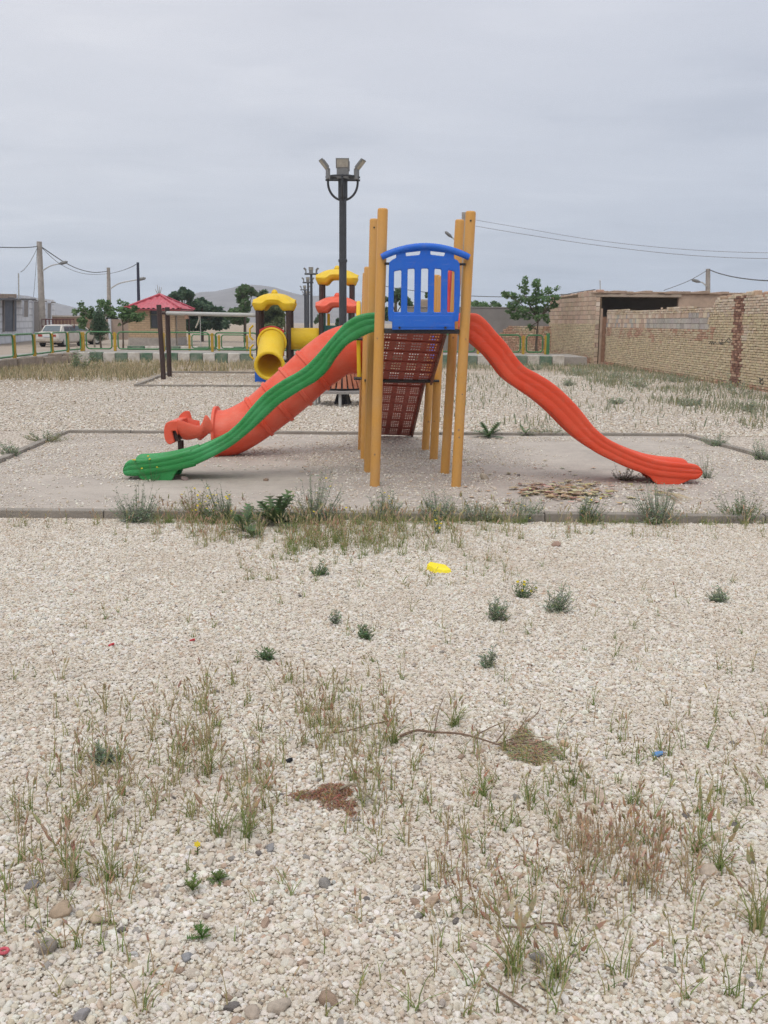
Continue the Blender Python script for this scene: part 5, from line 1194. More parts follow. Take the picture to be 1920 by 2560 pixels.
# trees behind the kiosk
Yt = 84.0
def far_tree(name, bx, spec, label, n, cols, size=.17, Y=Yt, group=None, bark=bark_m, r=.14, fill=.7, dep=2.5):
    b = A(bx, 820, Y); b.z = 0; cl__ = px_clumps(spec, Y, dep); top = A(bx, spec[0][1] + 10, Y)
    tree(name, b, [b, b.lerp(top, .5), top], r, [(b.lerp(top, .55), c[0]) for c in cl__[1::2]], cl__, n, size, cols, label, bark, group=group, fill=fill)
far_tree('tall_pine', 455, [(457, 725, 9, 6), (452, 732, 7, 5), (470, 734, 10, 7), (462, 742, 14, 5), (438, 737, 8, 7), (430, 741, 7, 5), (472, 745, 8, 6), (480, 738, 5, 6), (446, 746, 8, 5)], 'open-branched dark pine standing above the right end of the kiosk roof', 1300, DKG, .16)
far_tree('dark_bushy_tree', 505, [(500, 752, 12, 7), (490, 762, 18, 9), (512, 764, 16, 10), (470, 770, 16, 8), (528, 775, 14, 9), (500, 785, 26, 16), (480, 795, 20, 14), (522, 800, 20, 18), (550, 775, 8, 8), (556, 790, 10, 12), (545, 808, 16, 14), (500, 812, 26, 12), (565, 810, 8, 10), (478, 815, 14, 10)], 'broad dark bushy tree right of the kiosk behind the fence', 5200, DKG, .19, Y=86.0)
far_tree('tall_dark_tree', 612, [(612, 720, 12, 7), (603, 728, 11, 8), (624, 727, 12, 8), (632, 733, 9, 6), (608, 742, 12, 8), (600, 750, 8, 7), (596, 740, 5, 6), (615, 755, 8, 8), (612, 770, 12, 12), (590, 782, 16, 10), (575, 790, 10, 8), (598, 800, 20, 9), (650, 738, 10, 6), (660, 730, 9, 5)], 'tall leafy tree with feathery lower boughs left of the low yellow canopy', 2600, GRN + [(.20, .22, .15)], .17)
far_tree('olive_green_bush_tree', 682, [(682, 770, 18, 9), (665, 782, 14, 10), (690, 786, 18, 12), (675, 800, 22, 13), (660, 808, 14, 11), (694, 806, 14, 12), (680, 818, 22, 8)], 'olive green bushy tree seen under the low yellow canopy', 2600, OLV, .17, Y=78.0)
far_tree('bare_leaning_tree', 712, [(716, 778, 3, 4), (708, 786, 3, 3), (720, 790, 2, 3)], 'thin bare tree right of the olive green bush tree', 40, OLV, .12, Y=80, r=.09)
far_tree('thin_sapling', 800, [(797, 792, 3, 5), (793, 800, 3, 5), (788, 805, 2, 4)], 'tiny dark sapling just left of the coral canopy posts', 90, DKG, .13, Y=75, r=.04)
far_tree('round_dark_bush', 847, [(846, 802, 5, 5), (846, 810, 5, 6)], 'small round bush under the coral canopy', 200, DKG, .14, Y=75, r=.04)
far_tree('panel_view_tree', 990, [(997, 728, 8, 6), (992, 740, 9, 9), (1004, 742, 6, 8), (988, 750, 6, 6), (1006, 758, 7, 7), (1014, 756, 10, 12), (1020, 764, 10, 9), (965, 748, 6, 5), (968, 778, 5, 9), (966, 790, 5, 9)], 'dark leafy tree seen through the left slots of the blue panel', 1700, DKG + GRN, .15, Y=74)
far_tree('slot_view_tree', 1124, [(1125, 757, 4, 10), (1124, 775, 6, 10), (1068, 738, 4, 6), (1126, 790, 6, 8)], 'narrow green tree seen through the right slot of the blue panel', 500, GRN, .13, Y=74)
for i, (px, h_, lb) in enumerate(((1187, 11, 'low shrub tips showing over the plaster wall next to the ochre post'), (1206, 8, 'low shrub tips over the plaster wall, middle of three'), (1236, 9, 'low shrub tips over the plaster wall nearest the leafy tree'))):
    Yy = 60 + i; far_tree('wall_shrub', px, [(px, 762 - h_ / 3, 9, h_ * .5), (px + 8, 764, 8, 5), (px - 6, 766, 8, 4), (px + 3, 790, 12, 12)], lb, 420, GRN, .10, Y=Yy, r=.05, group='shrubs behind the plaster wall')
# twig sticking up behind the kiosk roof
kt = thing('bare_twig_tree', (A(397, 830, 78).x, 78, 0), 'bare pale twigs sticking up behind the kiosk roof peak', 'tree'); mb = MB()
r_ = A(398, 745, 78); mb.tube([Vector((r_.x, 78, 0)), r_], .06, 6)
for x, y in ((388, 722), (393, 712), (399, 716), (404, 718), (391, 728)): mb.tube([r_, A((398 + x) / 2, (745 + y) / 2, 78), A(x, y, 78)], [.05, .03, .015], 5)
mb.build('trunk', pale_bark_m, kt)

# ================================================================== GRAVEL
PEB_COL = [((.71, .665, .585), 32), ((.745, .705, .635), 29), ((.64, .57, .47), 22), ((.80, .77, .715), 13), ((.56, .465, .36), 13), ((.50, .40, .32), 2.2), ((.38, .34, .31), 1.5), ((.52, .36, .26), 1.2), ((.17, .15, .14), .35), ((.45, .46, .45), .7)]
pc = np.array([c for c, _ in PEB_COL]); pw = np.array([w for _, w in PEB_COL]); pw = pw / pw.sum()
def ico(sub):
    import bmesh
    bm = bmesh.new(); bmesh.ops.create_icosphere(bm, subdivisions=sub, radius=1.0); bm.verts.ensure_lookup_table()
    v = np.array([p.co[:] for p in bm.verts]); f = np.array([[q.index for q in fc.verts] for fc in bm.faces]); bm.free(); return v, f
def rot_mats(n, tilt=.35):
    out = np.zeros((n, 3, 3)); yaw = rng.uniform(0, 2 * np.pi, n); ax, ay = rng.normal(0, tilt, n), rng.normal(0, tilt, n)
    cy, sy = np.cos(yaw), np.sin(yaw); Rz = np.zeros((n, 3, 3)); Rz[:, 0, 0] = cy; Rz[:, 0, 1] = -sy; Rz[:, 1, 0] = sy; Rz[:, 1, 1] = cy; Rz[:, 2, 2] = 1
    Rx = np.zeros((n, 3, 3)); Rx[:, 0, 0] = 1; Rx[:, 1, 1] = np.cos(ax); Rx[:, 1, 2] = -np.sin(ax); Rx[:, 2, 1] = np.sin(ax); Rx[:, 2, 2] = np.cos(ax)
    Ry = np.zeros((n, 3, 3)); Ry[:, 1, 1] = 1; Ry[:, 0, 0] = np.cos(ay); Ry[:, 0, 2] = np.sin(ay); Ry[:, 2, 0] = -np.sin(ay); Ry[:, 2, 2] = np.cos(ay)
    return Rx @ Ry @ Rz
def pebble_mesh(name, cen, size, sub, mat, cols=None, lump=.07, flat=(1.0, .78, .60)):
    v, f = ico(sub); n = len(cen); k = len(v)
    sc = np.array(flat)[None] * rng.uniform(.8, 1.2, (n, 3)) * size[:, None]
    # facetted lumps: push vertices in and out with a few random planes per stone
    d = 1 + rng.normal(0, lump, (n, k)) * .45
    pl = rng.normal(0, 1, (n, 6, 3)); pl /= np.linalg.norm(pl, axis=2, keepdims=True)
    dots = np.einsum('kj,npj->nkp', v, pl); lim = rng.uniform(.52, .80, (n, 1, 6)); d = np.minimum(d, np.where(dots > .05, lim / np.maximum(dots, .05), 9).min(2)) * 1.12
    P_ = v[None] * d[..., None] * sc[:, None, :]
    P_ = np.einsum('nij,nkj->nki', rot_mats(n), P_) + cen[:, None, :]
    F_ = (f[None] + (np.arange(n) * k)[:, None, None]).reshape(-1)
    me = bpy.data.meshes.new(name); nf = len(f) * n
    me.vertices.add(n * k); me.vertices.foreach_set('co', P_.astype(np.float32).ravel())
    me.loops.add(nf * 3); me.loops.foreach_set('vertex_index', F_.astype(np.int32)); me.polygons.add(nf)
    me.polygons.foreach_set('loop_start', np.arange(0, nf * 3, 3, dtype=np.int32)); me.polygons.foreach_set('loop_total', np.full(nf, 3, dtype=np.int32))
    if cols is None:
        cols = pc[rng.choice(len(pc), n, p=pw)] * rng.uniform(.86, 1.10, (n, 1)) * rng.uniform(.97, 1.03, (n, 3))
    at = me.color_attributes.new('col', 'FLOAT_COLOR', 'POINT'); cc = np.ones((n, k, 4), dtype=np.float32); cc[..., :3] = np.clip(cols, 0, 1)[:, None, :]
    at.data.foreach_set('color', cc.ravel()); me.update(calc_edges=True); me.materials.append(mat)
    if sub == 3: me.shade_smooth()
    else: me.shade_flat()
    me.validate(); return me
PS = 0.70; patches = []
for q in range(4):
    sp_ = .0096; nx_ = int(PS / sp_); ny_ = int(PS / (sp_ * .87)); gx, gy = np.meshgrid(np.arange(nx_), np.arange(ny_))
    x = (gx + .5 * (gy % 2)) * sp_ - PS / 2 + sp_ / 4; y = gy * sp_ * .87 - PS / 2; x = x.ravel() + rng.normal(0, .0034, x.size); y = y.ravel() + rng.normal(0, .0034, y.size)
    size = np.clip(rng.lognormal(math.log(.0071), .36, x.size), .0034, .0185); z = rng.normal(0, .0026, x.size) + size * .25 - .003
    me = pebble_mesh('gravel_patch', np.stack([x, y, z], 1), size, 2, pebble_m)
    patches.append(bpy.data.objects.new('gravel_patch', me))
cents = []; k = 0
while True:
    Yc_ = KF - .035 - PS / 2 - (PS - .022) * k
    if Yc_ < 1.3: break
    half = .42 * (Yc_ + PS) + 1.6; m_ = int(math.ceil(half / PS))
    for i in range(-m_, m_ + 1): cents.append((i * (PS - .022) + (.35 if k % 2 else 0), Yc_, ZF))
    k += 1
me = bpy.data.meshes.new('gravel'); me.from_pydata(cents, [], [])
ra = me.attributes.new('rot', 'FLOAT_VECTOR', 'POINT'); ra.data.foreach_set('vector', np.stack([np.zeros(len(cents)), np.zeros(len(cents)), rng.integers(0, 4, len(cents)) * math.pi / 2], 1).astype(np.float32).ravel())
ia = me.attributes.new('pick', 'INT', 'POINT'); ia.data.foreach_set('value', rng.integers(0, len(patches), len(cents)).astype(np.int32))
gravel = bpy.data.objects.new('gravel', me); COL.objects.link(gravel); tag(gravel, kind='stuff')
ng = bpy.data.node_groups.new('gravel_scatter', 'GeometryNodeTree')
ng.interface.new_socket('Geometry', in_out='INPUT', socket_type='NodeSocketGeometry'); ng.interface.new_socket('Geometry', in_out='OUTPUT', socket_type='NodeSocketGeometry')
gi, go = ng.nodes.new('NodeGroupInput'), ng.nodes.new('NodeGroupOutput'); iop = ng.nodes.new('GeometryNodeInstanceOnPoints'); jn = ng.nodes.new('GeometryNodeJoinGeometry')
for p in patches:
    oi = ng.nodes.new('GeometryNodeObjectInfo'); oi.inputs['Object'].default_value = p; oi.inputs['As Instance'].default_value = True; ng.links.new(oi.outputs['Geometry'], jn.inputs[0])
na = ng.nodes.new('GeometryNodeInputNamedAttribute'); na.data_type = 'FLOAT_VECTOR'; na.inputs[0].default_value = 'rot'
nb = ng.nodes.new('GeometryNodeInputNamedAttribute'); nb.data_type = 'INT'; nb.inputs[0].default_value = 'pick'
ng.links.new(gi.outputs[0], iop.inputs['Points']); ng.links.new(jn.outputs[0], iop.inputs['Instance']); iop.inputs['Pick Instance'].default_value = True
ng.links.new(nb.outputs['Attribute'], iop.inputs['Instance Index']); ng.links.new(na.outputs['Attribute'], iop.inputs['Rotation']); ng.links.new(iop.outputs[0], go.inputs[0])
gravel.modifiers.new('scatter', 'NODES').node_group = ng
# loose pebbles on the pad, thick in places and swept thin in others
def px_density(x, y):
    d = .10 + .55 * mnoise.noise(Vector((x * .5, y * .5, 1.7))) + .35 * mnoise.noise(Vector((x * 1.7, y * 1.7, 4.2)))
    if -1.0 < x < 1.2: d += .45
    if x < -2.6: d += .35
    if x > 3.6: d += .25
    if y > 15.0 or y < 9.7: d += .15
    return d
pts = []
for _ in range(60000):
    y = random.uniform(KF + .13, 15.6); t_ = (y - P_FL.y) / (P_BL.y - P_FL.y); x = random.uniform(lerp(P_FL.x, P_BL.x, t_) + .02, lerp(P_FR.x, P_BR.x, t_) - .02)
    if random.random() < px_density(x, y): pts.append((x, y, .003))
pts = np.array(pts); me = pebble_mesh('pad_gravel', pts, np.clip(rng.lognormal(math.log(.0125), .3, len(pts)), .006, .028), 1, pebble_m)
o = bpy.data.objects.new('pad_gravel', me); COL.objects.link(o); tag(o, kind='stuff')
# loose pebbles on the far gravel
pts = []
for _ in range(52000):
    u = random.random(); y = 15.9 + 18 * u ** 1.3; x = random.uniform(-.42 * y - 1, min(9.7, .42 * y + 1))
    pts.append((x, y, .002))
pts = np.array(pts); me = pebble_mesh('far_gravel', pts, np.clip(rng.lognormal(math.log(.020), .3, len(pts)), .010, .045), 1, pebble_m)
o = bpy.data.objects.new('far_gravel', me); COL.objects.link(o); tag(o, kind='stuff')
# middling odd stones through the front gravel
pts, sz, cl2 = [], [], []
SC = np.array([(.44, .37, .31), (.36, .33, .30), (.56, .45, .34), (.50, .37, .28), (.20, .18, .17), (.60, .52, .43), (.58, .46, .33), (.40, .29, .22)])
for _ in range(210):
    px = random.uniform(-60, 1980); py = 1310 + 1260 * random.random() ** .8; p = G(px, py, ZF + .004); pts.append(tuple(p)); sz.append(random.uniform(.009, .020)); cl2.append(SC[random.randrange(len(SC))] * random.uniform(.8, 1.15))
me = pebble_mesh('odd_stones', np.array(pts), np.array(sz), 2, stone_m, np.array(cl2)); o = bpy.data.objects.new('odd_stones', me); COL.objects.link(o); tag(o, kind='stuff')
# single stones one can point to
def stone(px, py, w, col, label, z=ZF, flat=(1.0, .8, .6), lump=.22):
    p = G(px, py, z); dep = (p - Vector((0, 0, H))).length; r = w / 2 * dep / F
    me = pebble_mesh('stone', np.array([(0, 0, r * flat[2] * .55)]), np.array([r]), 3, stone_m, np.array([col]), lump * .5, flat)
    o = bpy.data.objects.new('stone', me); COL.objects.link(o); o.location = p; tag(o, label, 'stone', 'single stones')
for a in ((150, 2292, 55, (.47, .36, .26), 'tan wedge-shaped stone among grass at the lower left', ZF), (241, 2305, 42, (.58, .46, .34), 'pale tan block-shaped stone right of the wedge-shaped tan stone', ZF), (118, 2380, 56, (.33, .29, .25), 'large grey-brown stone under the grass near the lower left edge', ZF),
          (80, 2222, 34, (.25, .24, .25), 'dark grey stone at the left edge above the tan stones', ZF), (168, 2218, 38, (.44, .33, .26), 'brown stone hidden by seed heads at the lower left', ZF), (466, 2398, 30, (.30, .30, .31), 'slate grey stone below the green rosette weed', ZF),
          (697, 2522, 50, (.52, .44, .36), 'rough tan stone at the bottom edge, widest of those there', ZF), (628, 2538, 40, (.46, .38, .31), 'pitted brown-grey stone at the bottom left of the widest one', ZF), (822, 2506, 42, (.36, .26, .19), 'dark brown stone at the bottom edge below the middle', ZF),
          (415, 1996, 26, (.45, .34, .27), 'smooth round brown stone in the grass left of the red seed head', ZF), (206, 2546, 44, (.34, .32, .32), 'flat grey stone cut by the bottom edge', ZF), (1500, 1993, 36, (.60, .48, .39), 'pinkish pale flat stone below the blue scrap', ZF),
          (1485, 2027, 30, (.60, .50, .36), 'small cream brick-like chip under the pinkish flat stone', ZF), (1455, 2058, 40, (.56, .46, .34), 'cream angular slab behind the reddish grass', ZF), (1773, 2184, 46, (.60, .50, .41), 'pale pink slab right of the reddish grass patch', ZF),
          (1081, 2258, 48, (.55, .42, .32), 'flat tan stone in dry grass right of the lower middle', ZF), (1342, 2400, 44, (.32, .30, .28), 'grey wedge stone beside the green grass tuft', ZF), (815, 2215, 36, (.30, .28, .26), 'flat dark stone in bare gravel below the red seed head', ZF),
          (675, 2126, 32, (.30, .29, .29), 'round grey stone left of the flat dark one', ZF), (1412, 1866, 30, (.60, .44, .28), 'orange-tan stone at the tip of the dead branch', ZF), (1885, 1306, 46, (.56, .50, .43), 'large white stone by the pad kerb at the right edge', ZF), (1390, 1367, 26, (.48, .33, .26), 'flat reddish stone below the pad kerb', ZF),
          (1211, 1199, 24, (.52, .44, .34), 'round yellowish stone on the pad right of the ochre posts', 0.0), (1297, 1191, 12, (.22, .19, .18), 'small dark stone on the pad near the leaf litter', 0.0), (462, 1200, 20, (.28, .21, .19), 'dark brown stone beside the green slide foot', 0.0), (665, 1202, 16, (.34, .24, .18), 'small brown stone on the pad left of the posts', 0.0)):
    stone(*a)

# ================================================================== GRASS
def stem(mb, p, h, lean, az, head, col, hcol, w=.0016, leaf=None):
    """a wild barley stem: thin blade, bristly seed head"""
    d = Vector((math.cos(az), math.sin(az), 0)); s = Vector((-d.y, d.x, 0)); pts = [p + d * (lean * h * t * t) + Vector((0, 0, h * t * (1 - .12 * lean * t))) for t in (0, .35, .7, 1)]
    for i in range(3):
        a, b = pts[i], pts[i + 1]; wa, wb = w * (1 - .2 * i), w * (1 - .2 * (i + 1))
        mb.add([a - s * wa, a + s * wa, b + s * wb, b - s * wb], [(0, 1, 2, 3)], col); mb.add([a - d * wa, a + d * wa, b + d * wb, b - d * wb], [(0, 1, 2, 3)], col)
    if head > 0:
        t = (pts[3] - pts[2]).normalized(); a = pts[3] - t * .004; r = head * .16
        o = t.orthogonal().normalized(); o2 = t.cross(o)
        ring = []
        for f_, k_ in ((0, .25), (.25, 1.0), (.6, .8), (1.0, .1)): ring.append([a + t * head * f_ + (o * math.cos(q * 2.094) + o2 * math.sin(q * 2.094)) * r * k_ for q in range(3)])
        for f_ in range(3):
            for q in range(3): mb.add([ring[f_][q], ring[f_][(q + 1) % 3], ring[f_ + 1][(q + 1) % 3], ring[f_ + 1][q]], [(0, 1, 2, 3)], tuple(x * random.uniform(.85, 1.15) for x in hcol))
        for q in range(9):                                                # awns
            w_ = random.uniform(0, 6.28); o3 = o * math.cos(w_) + o2 * math.sin(w_); b = a + t * head * random.uniform(.3, .9); e_ = b + t * head * random.uniform(.5, .9) + o3 * head * .28
            mb.add([b - o2 * .0006, b + o2 * .0006, e_], [(0, 1, 2)], tuple(min(1, x * 1.25) for x in hcol))
STEMC = [(.43, .42, .19), (.49, .45, .22), (.56, .49, .27), (.37, .40, .16)]
HEADC = [(.52, .42, .26), (.56, .45, .31), (.45, .41, .21), (.58, .48, .33), (.42, .40, .20)]
DRYS = [(.56, .44, .28), (.60, .48, .32), (.52, .39, .24)]
DRYH = [(.56, .40, .27), (.53, .36, .24), (.60, .46, .32), (.50, .29, .20)]
GRNS = [(.29, .37, .13), (.34, .40, .16), (.26, .33, .12)]
def tuft(mb, p, n, h, rad, dry=0.0, green=0.0, heads=.8, blades=6):
    for _ in range(n):
        q = p + Vector((random.gauss(0, rad), random.gauss(0, rad), 0)); hh = h * random.uniform(.55, 1.1)
        if random.random() < dry: c, hc = random.choice(DRYS), random.choice(DRYH)
        else: c, hc = random.choice(STEMC), random.choice(HEADC)
        if random.random() < green: c = random.choice(GRNS)
        stem(mb, q, hh, random.uniform(.05, .5), random.uniform(0, 6.28), random.uniform(.028, .05) * (h / .17) if random.random() < heads else 0, c, hc, w=.0021)
    for _ in range(blades):
        q = p + Vector((random.gauss(0, rad * .7), random.gauss(0, rad * .7), 0)); stem(mb, q, h * random.uniform(.3, .6), random.uniform(.5, 1.4), random.uniform(0, 6.28), 0, random.choice(GRNS if random.random() < .5 + green else STEMC), None, w=.0026)
gr = MB()
def scatter(n_, x0, x1, y0, y1, nst=(2, 5), h=(.10, .17), rad=.012, dry=.25, green=.1, clump=None, blades=(1, 4), heads=.8, zz=ZF):
    k = 0; n = n_ * (.72 if y0 > 1600 else 1); h = (h[0] * .85, h[1] * .86) if y0 > 1600 else h
    while k < n:
        x, y = random.uniform(x0, x1), random.uniform(y0, y1)
        if clump is not None and mnoise.noise(Vector((x * clump, y * clump * 1.5, 7.7))) < random.uniform(-.35, .35): 
            if random.random() < .8: continue
        tuft(gr, G(x, y, zz), random.randint(*nst), random.uniform(*h), rad, dry, green, heads, random.randint(*blades)); k += 1
# band along the kerb, tall tufts in the middle
scatter(150, 380, 1340, 1297, 1312, (3, 7), (.07, .15), .03, .12, .75, blades=(5, 12), heads=.3)
scatter(60, 1440, 1920, 1299, 1314, (3, 6), (.06, .12), .03, .3, .6, blades=(4, 9), heads=.3)
scatter(70, 690, 1010, 1310, 1390, (3, 7), (.10, .18), .02, .15, .5, blades=(3, 8))
scatter(60, 470, 980, 1300, 1375, (3, 7), (.10, .20), .02, .3, .15)
scatter(80, 720, 1290, 1295, 1385, (3, 8), (.12, .24), .025, .15, .25)
scatter(45, 1250, 1920, 1300, 1350, (2, 5), (.10, .18), .02, .4, .15)
scatter(20, 0, 480, 1296, 1340, (2, 4), (.08, .14), .015, .6, .1)
scatter(35, 380, 620, 1290, 1360, (2, 6), (.10, .18), .02, .85, 0)
scatter(60, 600, 1300, 1380, 1470, (1, 4), (.06, .13), .012, .3, .3)
scatter(70, 0, 1920, 1350, 1720, (1, 3), (.05, .11), .01, .3, .4, clump=.006)
scatter(210, 120, 1010, 1690, 2090, (1, 3), (.09, .16), .008, .35, .05, blades=(0, 2), heads=.95)
scatter(120, 1000, 1920, 1760, 2120, (1, 3), (.08, .15), .008, .3, .25, blades=(0, 3), heads=.9)
scatter(90, 0, 1920, 2080, 2540, (1, 2), (.08, .15), .008, .4, .2, blades=(0, 2), heads=.9)
# drifts in the middle left
scatter(60, 190, 1000, 1730, 1960, (2, 6), (.10, .17), .014, .35, .12)
scatter(13, 405, 540, 1745, 1880, (4, 8), (.12, .19), .022, .45, .05)
scatter(26, 740, 1010, 1770, 1890, (3, 6), (.10, .16), .016, .35, .1)
scatter(50, 150, 700, 1900, 2080, (2, 5), (.11, .18), .012, .45, .12)
scatter(42, 0, 400, 1980, 2300, (2, 6), (.11, .18), .014, .4, .15)
scatter(10, 0, 330, 2280, 2420, (2, 4), (.10, .16), .012, .35, .3)
# scattered green tufts in the middle right
scatter(46, 1180, 1920, 1820, 2080, (2, 5), (.10, .17), .012, .25, .45)
scatter(24, 900, 1250, 1950, 2200, (2, 4), (.09, .15), .012, .35, .3)
# reddish dry patch lower right
scatter(96, 1400, 1745, 2095, 2275, (2, 5), (.09, .175), .022, .90, .0, clump=.012, heads=.95, blades=(0, 2))
scatter(36, 1080, 1480, 2160, 2330, (2, 5), (.09, .16), .015, .85, .05)
scatter(22, 1250, 1920, 2250, 2540, (2, 4), (.10, .18), .014, .35, .4)
scatter(10, 850, 1500, 2400, 2560, (2, 4), (.10, .18), .012, .3, .4)
for x, y, n_, h, rad, dry, grn in ((522, 1935, 12, .20, .014, .1, .3), (552, 2090, 12, .19, .016, .15, .3), (618, 2098, 8, .18, .012, .2, .3), (275, 2200, 9, .17, .012, .1, .4), (185, 2200, 10, .19, .014, .6, .1), (1285, 2440, 14, .21, .018, .15, .4), (1395, 2455, 10, .20, .014, .4, .2), (1890, 2330, 14, .22, .012, .1, .3), (1795, 2180, 8, .20, .01, .2, .5), (1740, 2130, 7, .20, .008, .3, .5), (1430, 1965, 7, .14, .01, .2, .6), (1205, 1990, 7, .15, .01, .2, .5), (1325, 2010, 6, .13, .012, .1, .6), (1580, 2010, 7, .12, .014, .2, .6), (1135, 1815, 9, .15, .014, .1, .7), (980, 1860, 9, .17, .014, .3, .3)):
    tuft(gr, G(x, y, ZF), n_, h, rad, dry, grn, .8, 12)
o = gr.build('grass', grass_m, colors=True); tag(o, kind='stuff')
# dry grass strip before the back kerb and sparse weeds on the far gravel
fg = MB()
def far_blades(n, area, h, cols, w=.012, tops=None):
    for _ in range(n):
        x, y = area(); p = Vector((x, y, 0)); hh = h * random.uniform(.5, 1.3); a = random.uniform(0, 6.28); d = Vector((math.cos(a), math.sin(a), 0)); e_ = p + d * hh * random.uniform(.1, .7) + Vector((0, 0, hh)); s = Vector((-d.y, d.x, 0)) * w * random.uniform(.6, 1.3)
        c = random.choice(cols); k2 = random.uniform(.8, 1.2); m_ = p.lerp(e_, .55) + Vector((0, 0, hh * .06)); fg.add([p - s, p + s, m_ + s * .8, e_, m_ - s * .8], [(0, 1, 2, 3, 4)], tuple(x_ * k2 for x_ in c))
STRAW = [(.50, .41, .26), (.44, .36, .22), (.56, .47, .32), (.36, .32, .18), (.31, .30, .18)]
GRY = [(.27, .30, .20), (.32, .33, .23), (.23, .27, .17), (.38, .37, .26)]
def strip_left():
    while True:
        y = random.uniform(29, 42.4); x = random.uniform(-14.5, 1.5 if y > 36 else -5.5)
        if x < -7.4 or y > 34.5:
            if mnoise.noise(Vector((x * .35, y * .35, 3))) > random.uniform(-.6, .25): return x, y
far_blades(9000, strip_left, .20, STRAW, .014)
def strip_right():
    while True:
        y = random.uniform(17, 42.4); x = random.uniform(.5, 10.3)
        if y > 38 or x > 6.2 or random.random() < .18:
            if mnoise.noise(Vector((x * .5, y * .5, 8))) > random.uniform(-.4, .4): return x, y
far_blades(6500, strip_right, .16, GRY + STRAW[3:], .011)
far_blades(900, lambda: (random.uniform(-8, 8), random.uniform(16, 34)), .07, GRY + STRAW, .008)
o = fg.build('far_grass', grass_m, colors=True); tag(o, kind='stuff')

# ================================================================== WEEDS ONE CAN POINT TO
GB = [(.25, .295, .20), (.29, .335, .235), (.22, .265, .17), (.35, .385, .29)]
DG = [(.16, .225, .115), (.19, .26, .135), (.135, .195, .10)]
def flower(mb, p, r):
    n_ = 6; t = random.uniform(0, 6.28); tilt = Vector((random.uniform(-.5, .5), random.uniform(-.9, .1), 1)).normalized(); o1 = tilt.orthogonal().normalized(); o2 = tilt.cross(o1)
    for i in range(n_):
        w = t + 6.283 * i / n_; d = o1 * math.cos(w) + o2 * math.sin(w); s = tilt.cross(d) * r * .34
        mb.add([p, p + d * r * .6 + s, p + d * r + tilt * r * .1, p + d * r * .6 - s], [(0, 1, 2, 3)], (.72, .55, .03))
def weed(px, py, w_px, h_px, label, cols=GB, n=60, kind='spindly', flowers=0, z=ZF, name='weed', leaf=.028):
    n = int(n * (1.6 if 1290 <= py <= 1310 else .72)) if z == ZF else n
    b = G(px, py, z); dep = (b - Vector((0, 0, H))).length; wr = w_px / 2 * dep / F; hh = h_px * dep / F
    t = thing(name, b, label, 'weed'); mb = MB(); fl = MB(); tips = []; lop = Vector((random.uniform(-.45, .45) * wr, random.uniform(-.3, .3) * wr, 0)); lobes = [random.uniform(0, 6.283) for _ in range(3)]
    for i in range(n):
        a = random.uniform(0, 6.283); rr2 = wr * math.sqrt(random.random()) * random.uniform(.8, 1.15); e_ = b + Vector((math.cos(a) * rr2, math.sin(a) * rr2, hh * random.uniform(.25, 1.1) * (1 - .35 * (rr2 / wr) ** 2)))
        lb_ = max(math.cos(a - q_) for q_ in lobes); e_ = b + Vector(((e_.x - b.x) * (.75 + .35 * lb_), (e_.y - b.y) * (.75 + .35 * lb_), (e_.z - b.z) * random.choice((.55, .8, 1, 1, 1.15)))) + lop * ((e_.z - b.z) / hh)
        m_ = b.lerp(e_, .5) + Vector((math.cos(a) * rr2 * .15, math.sin(a) * rr2 * .15, -hh * .05)); s0 = b + Vector((math.cos(a) * wr * .12, math.sin(a) * wr * .12, 0)); tips.append(e_)
        c = random.choice(cols); P_ = catmull([s0, m_, e_], 7); mb.tube(P_, [.0030 - .00032 * j for j in range(7)], 3, col=tuple(x * .9 for x in c), cap=False)
        for j in range(2, 7):
            for _ in range(2):
                q = P_[j]; aa = random.uniform(0, 6.283); d = Vector((math.cos(aa), math.sin(aa), random.uniform(.1, 1.1))).normalized(); l = leaf * random.uniform(.5, 1.3); s = d.orthogonal().normalized() * l * .12; cc = tuple(x * random.uniform(.8, 1.25) for x in c)
                mb.add([q - s * .4, q + d * l * .5 + s, q + d * l, q + d * l * .5 - s], [(0, 1, 2, 3)], cc)
    mb.build('foliage', grass_m, t, colors=True)
    if flowers:
        for i in range(flowers):
            fl = MB(); flower(fl, random.choice(tips) + Vector((0, 0, .008)), .013); fl.build('flower', flower_m, t, colors=True)
def thistle(px, py, w_px, h_px, label, z=ZF, cols=DG, n=24, name='thistle'):
    b = G(px, py, z); dep = (b - Vector((0, 0, H))).length; wr = w_px / 2 * dep / F; hh = h_px * dep / F; t = thing(name, b, label, 'weed'); mb = MB()
    for i in range(n):
        a = 6.283 * i / n + random.uniform(-.2, .2); up = random.uniform(.15, 1.0); L_ = random.uniform(.75, 1.1); d = Vector((math.cos(a), math.sin(a), 0)); s = Vector((-d.y, d.x, 0)); col = random.choice(cols); st = []
        for j in range(8):
            u = j / 7; st.append(b + d * (wr * L_ * u * (1.15 - .6 * up)) + Vector((0, 0, hh * up * (u ** .8) - hh * .18 * u * u * (1.2 - up) + .006)))
        for j in range(7):
            wd0 = wr * .30 * math.sin(math.pi * (j + .4) / 8) ; mid = st[j].lerp(st[j + 1], .5); tdir = (st[j + 1] - st[j])
            mb.add([st[j] - s * wd0 * .25, st[j] + s * wd0 * .25, st[j + 1] + s * wd0 * .22, st[j + 1] - s * wd0 * .22], [(0, 1, 2, 3)], col)
            for sg in (-1, 1):
                c2 = tuple(x * random.uniform(.85, 1.25) for x in col)
                mb.add([st[j], st[j + 1], mid + s * sg * wd0 + tdir * .6 + Vector((0, 0, random.uniform(-.004, .012)))], [(0, 1, 2)], c2)
    mb.build('leaves', grass_m, t, colors=True)
weed(345, 1306, 118, 88, 'grey-green spindly weed against the kerb left of the yellow-flowered weed', n=80)
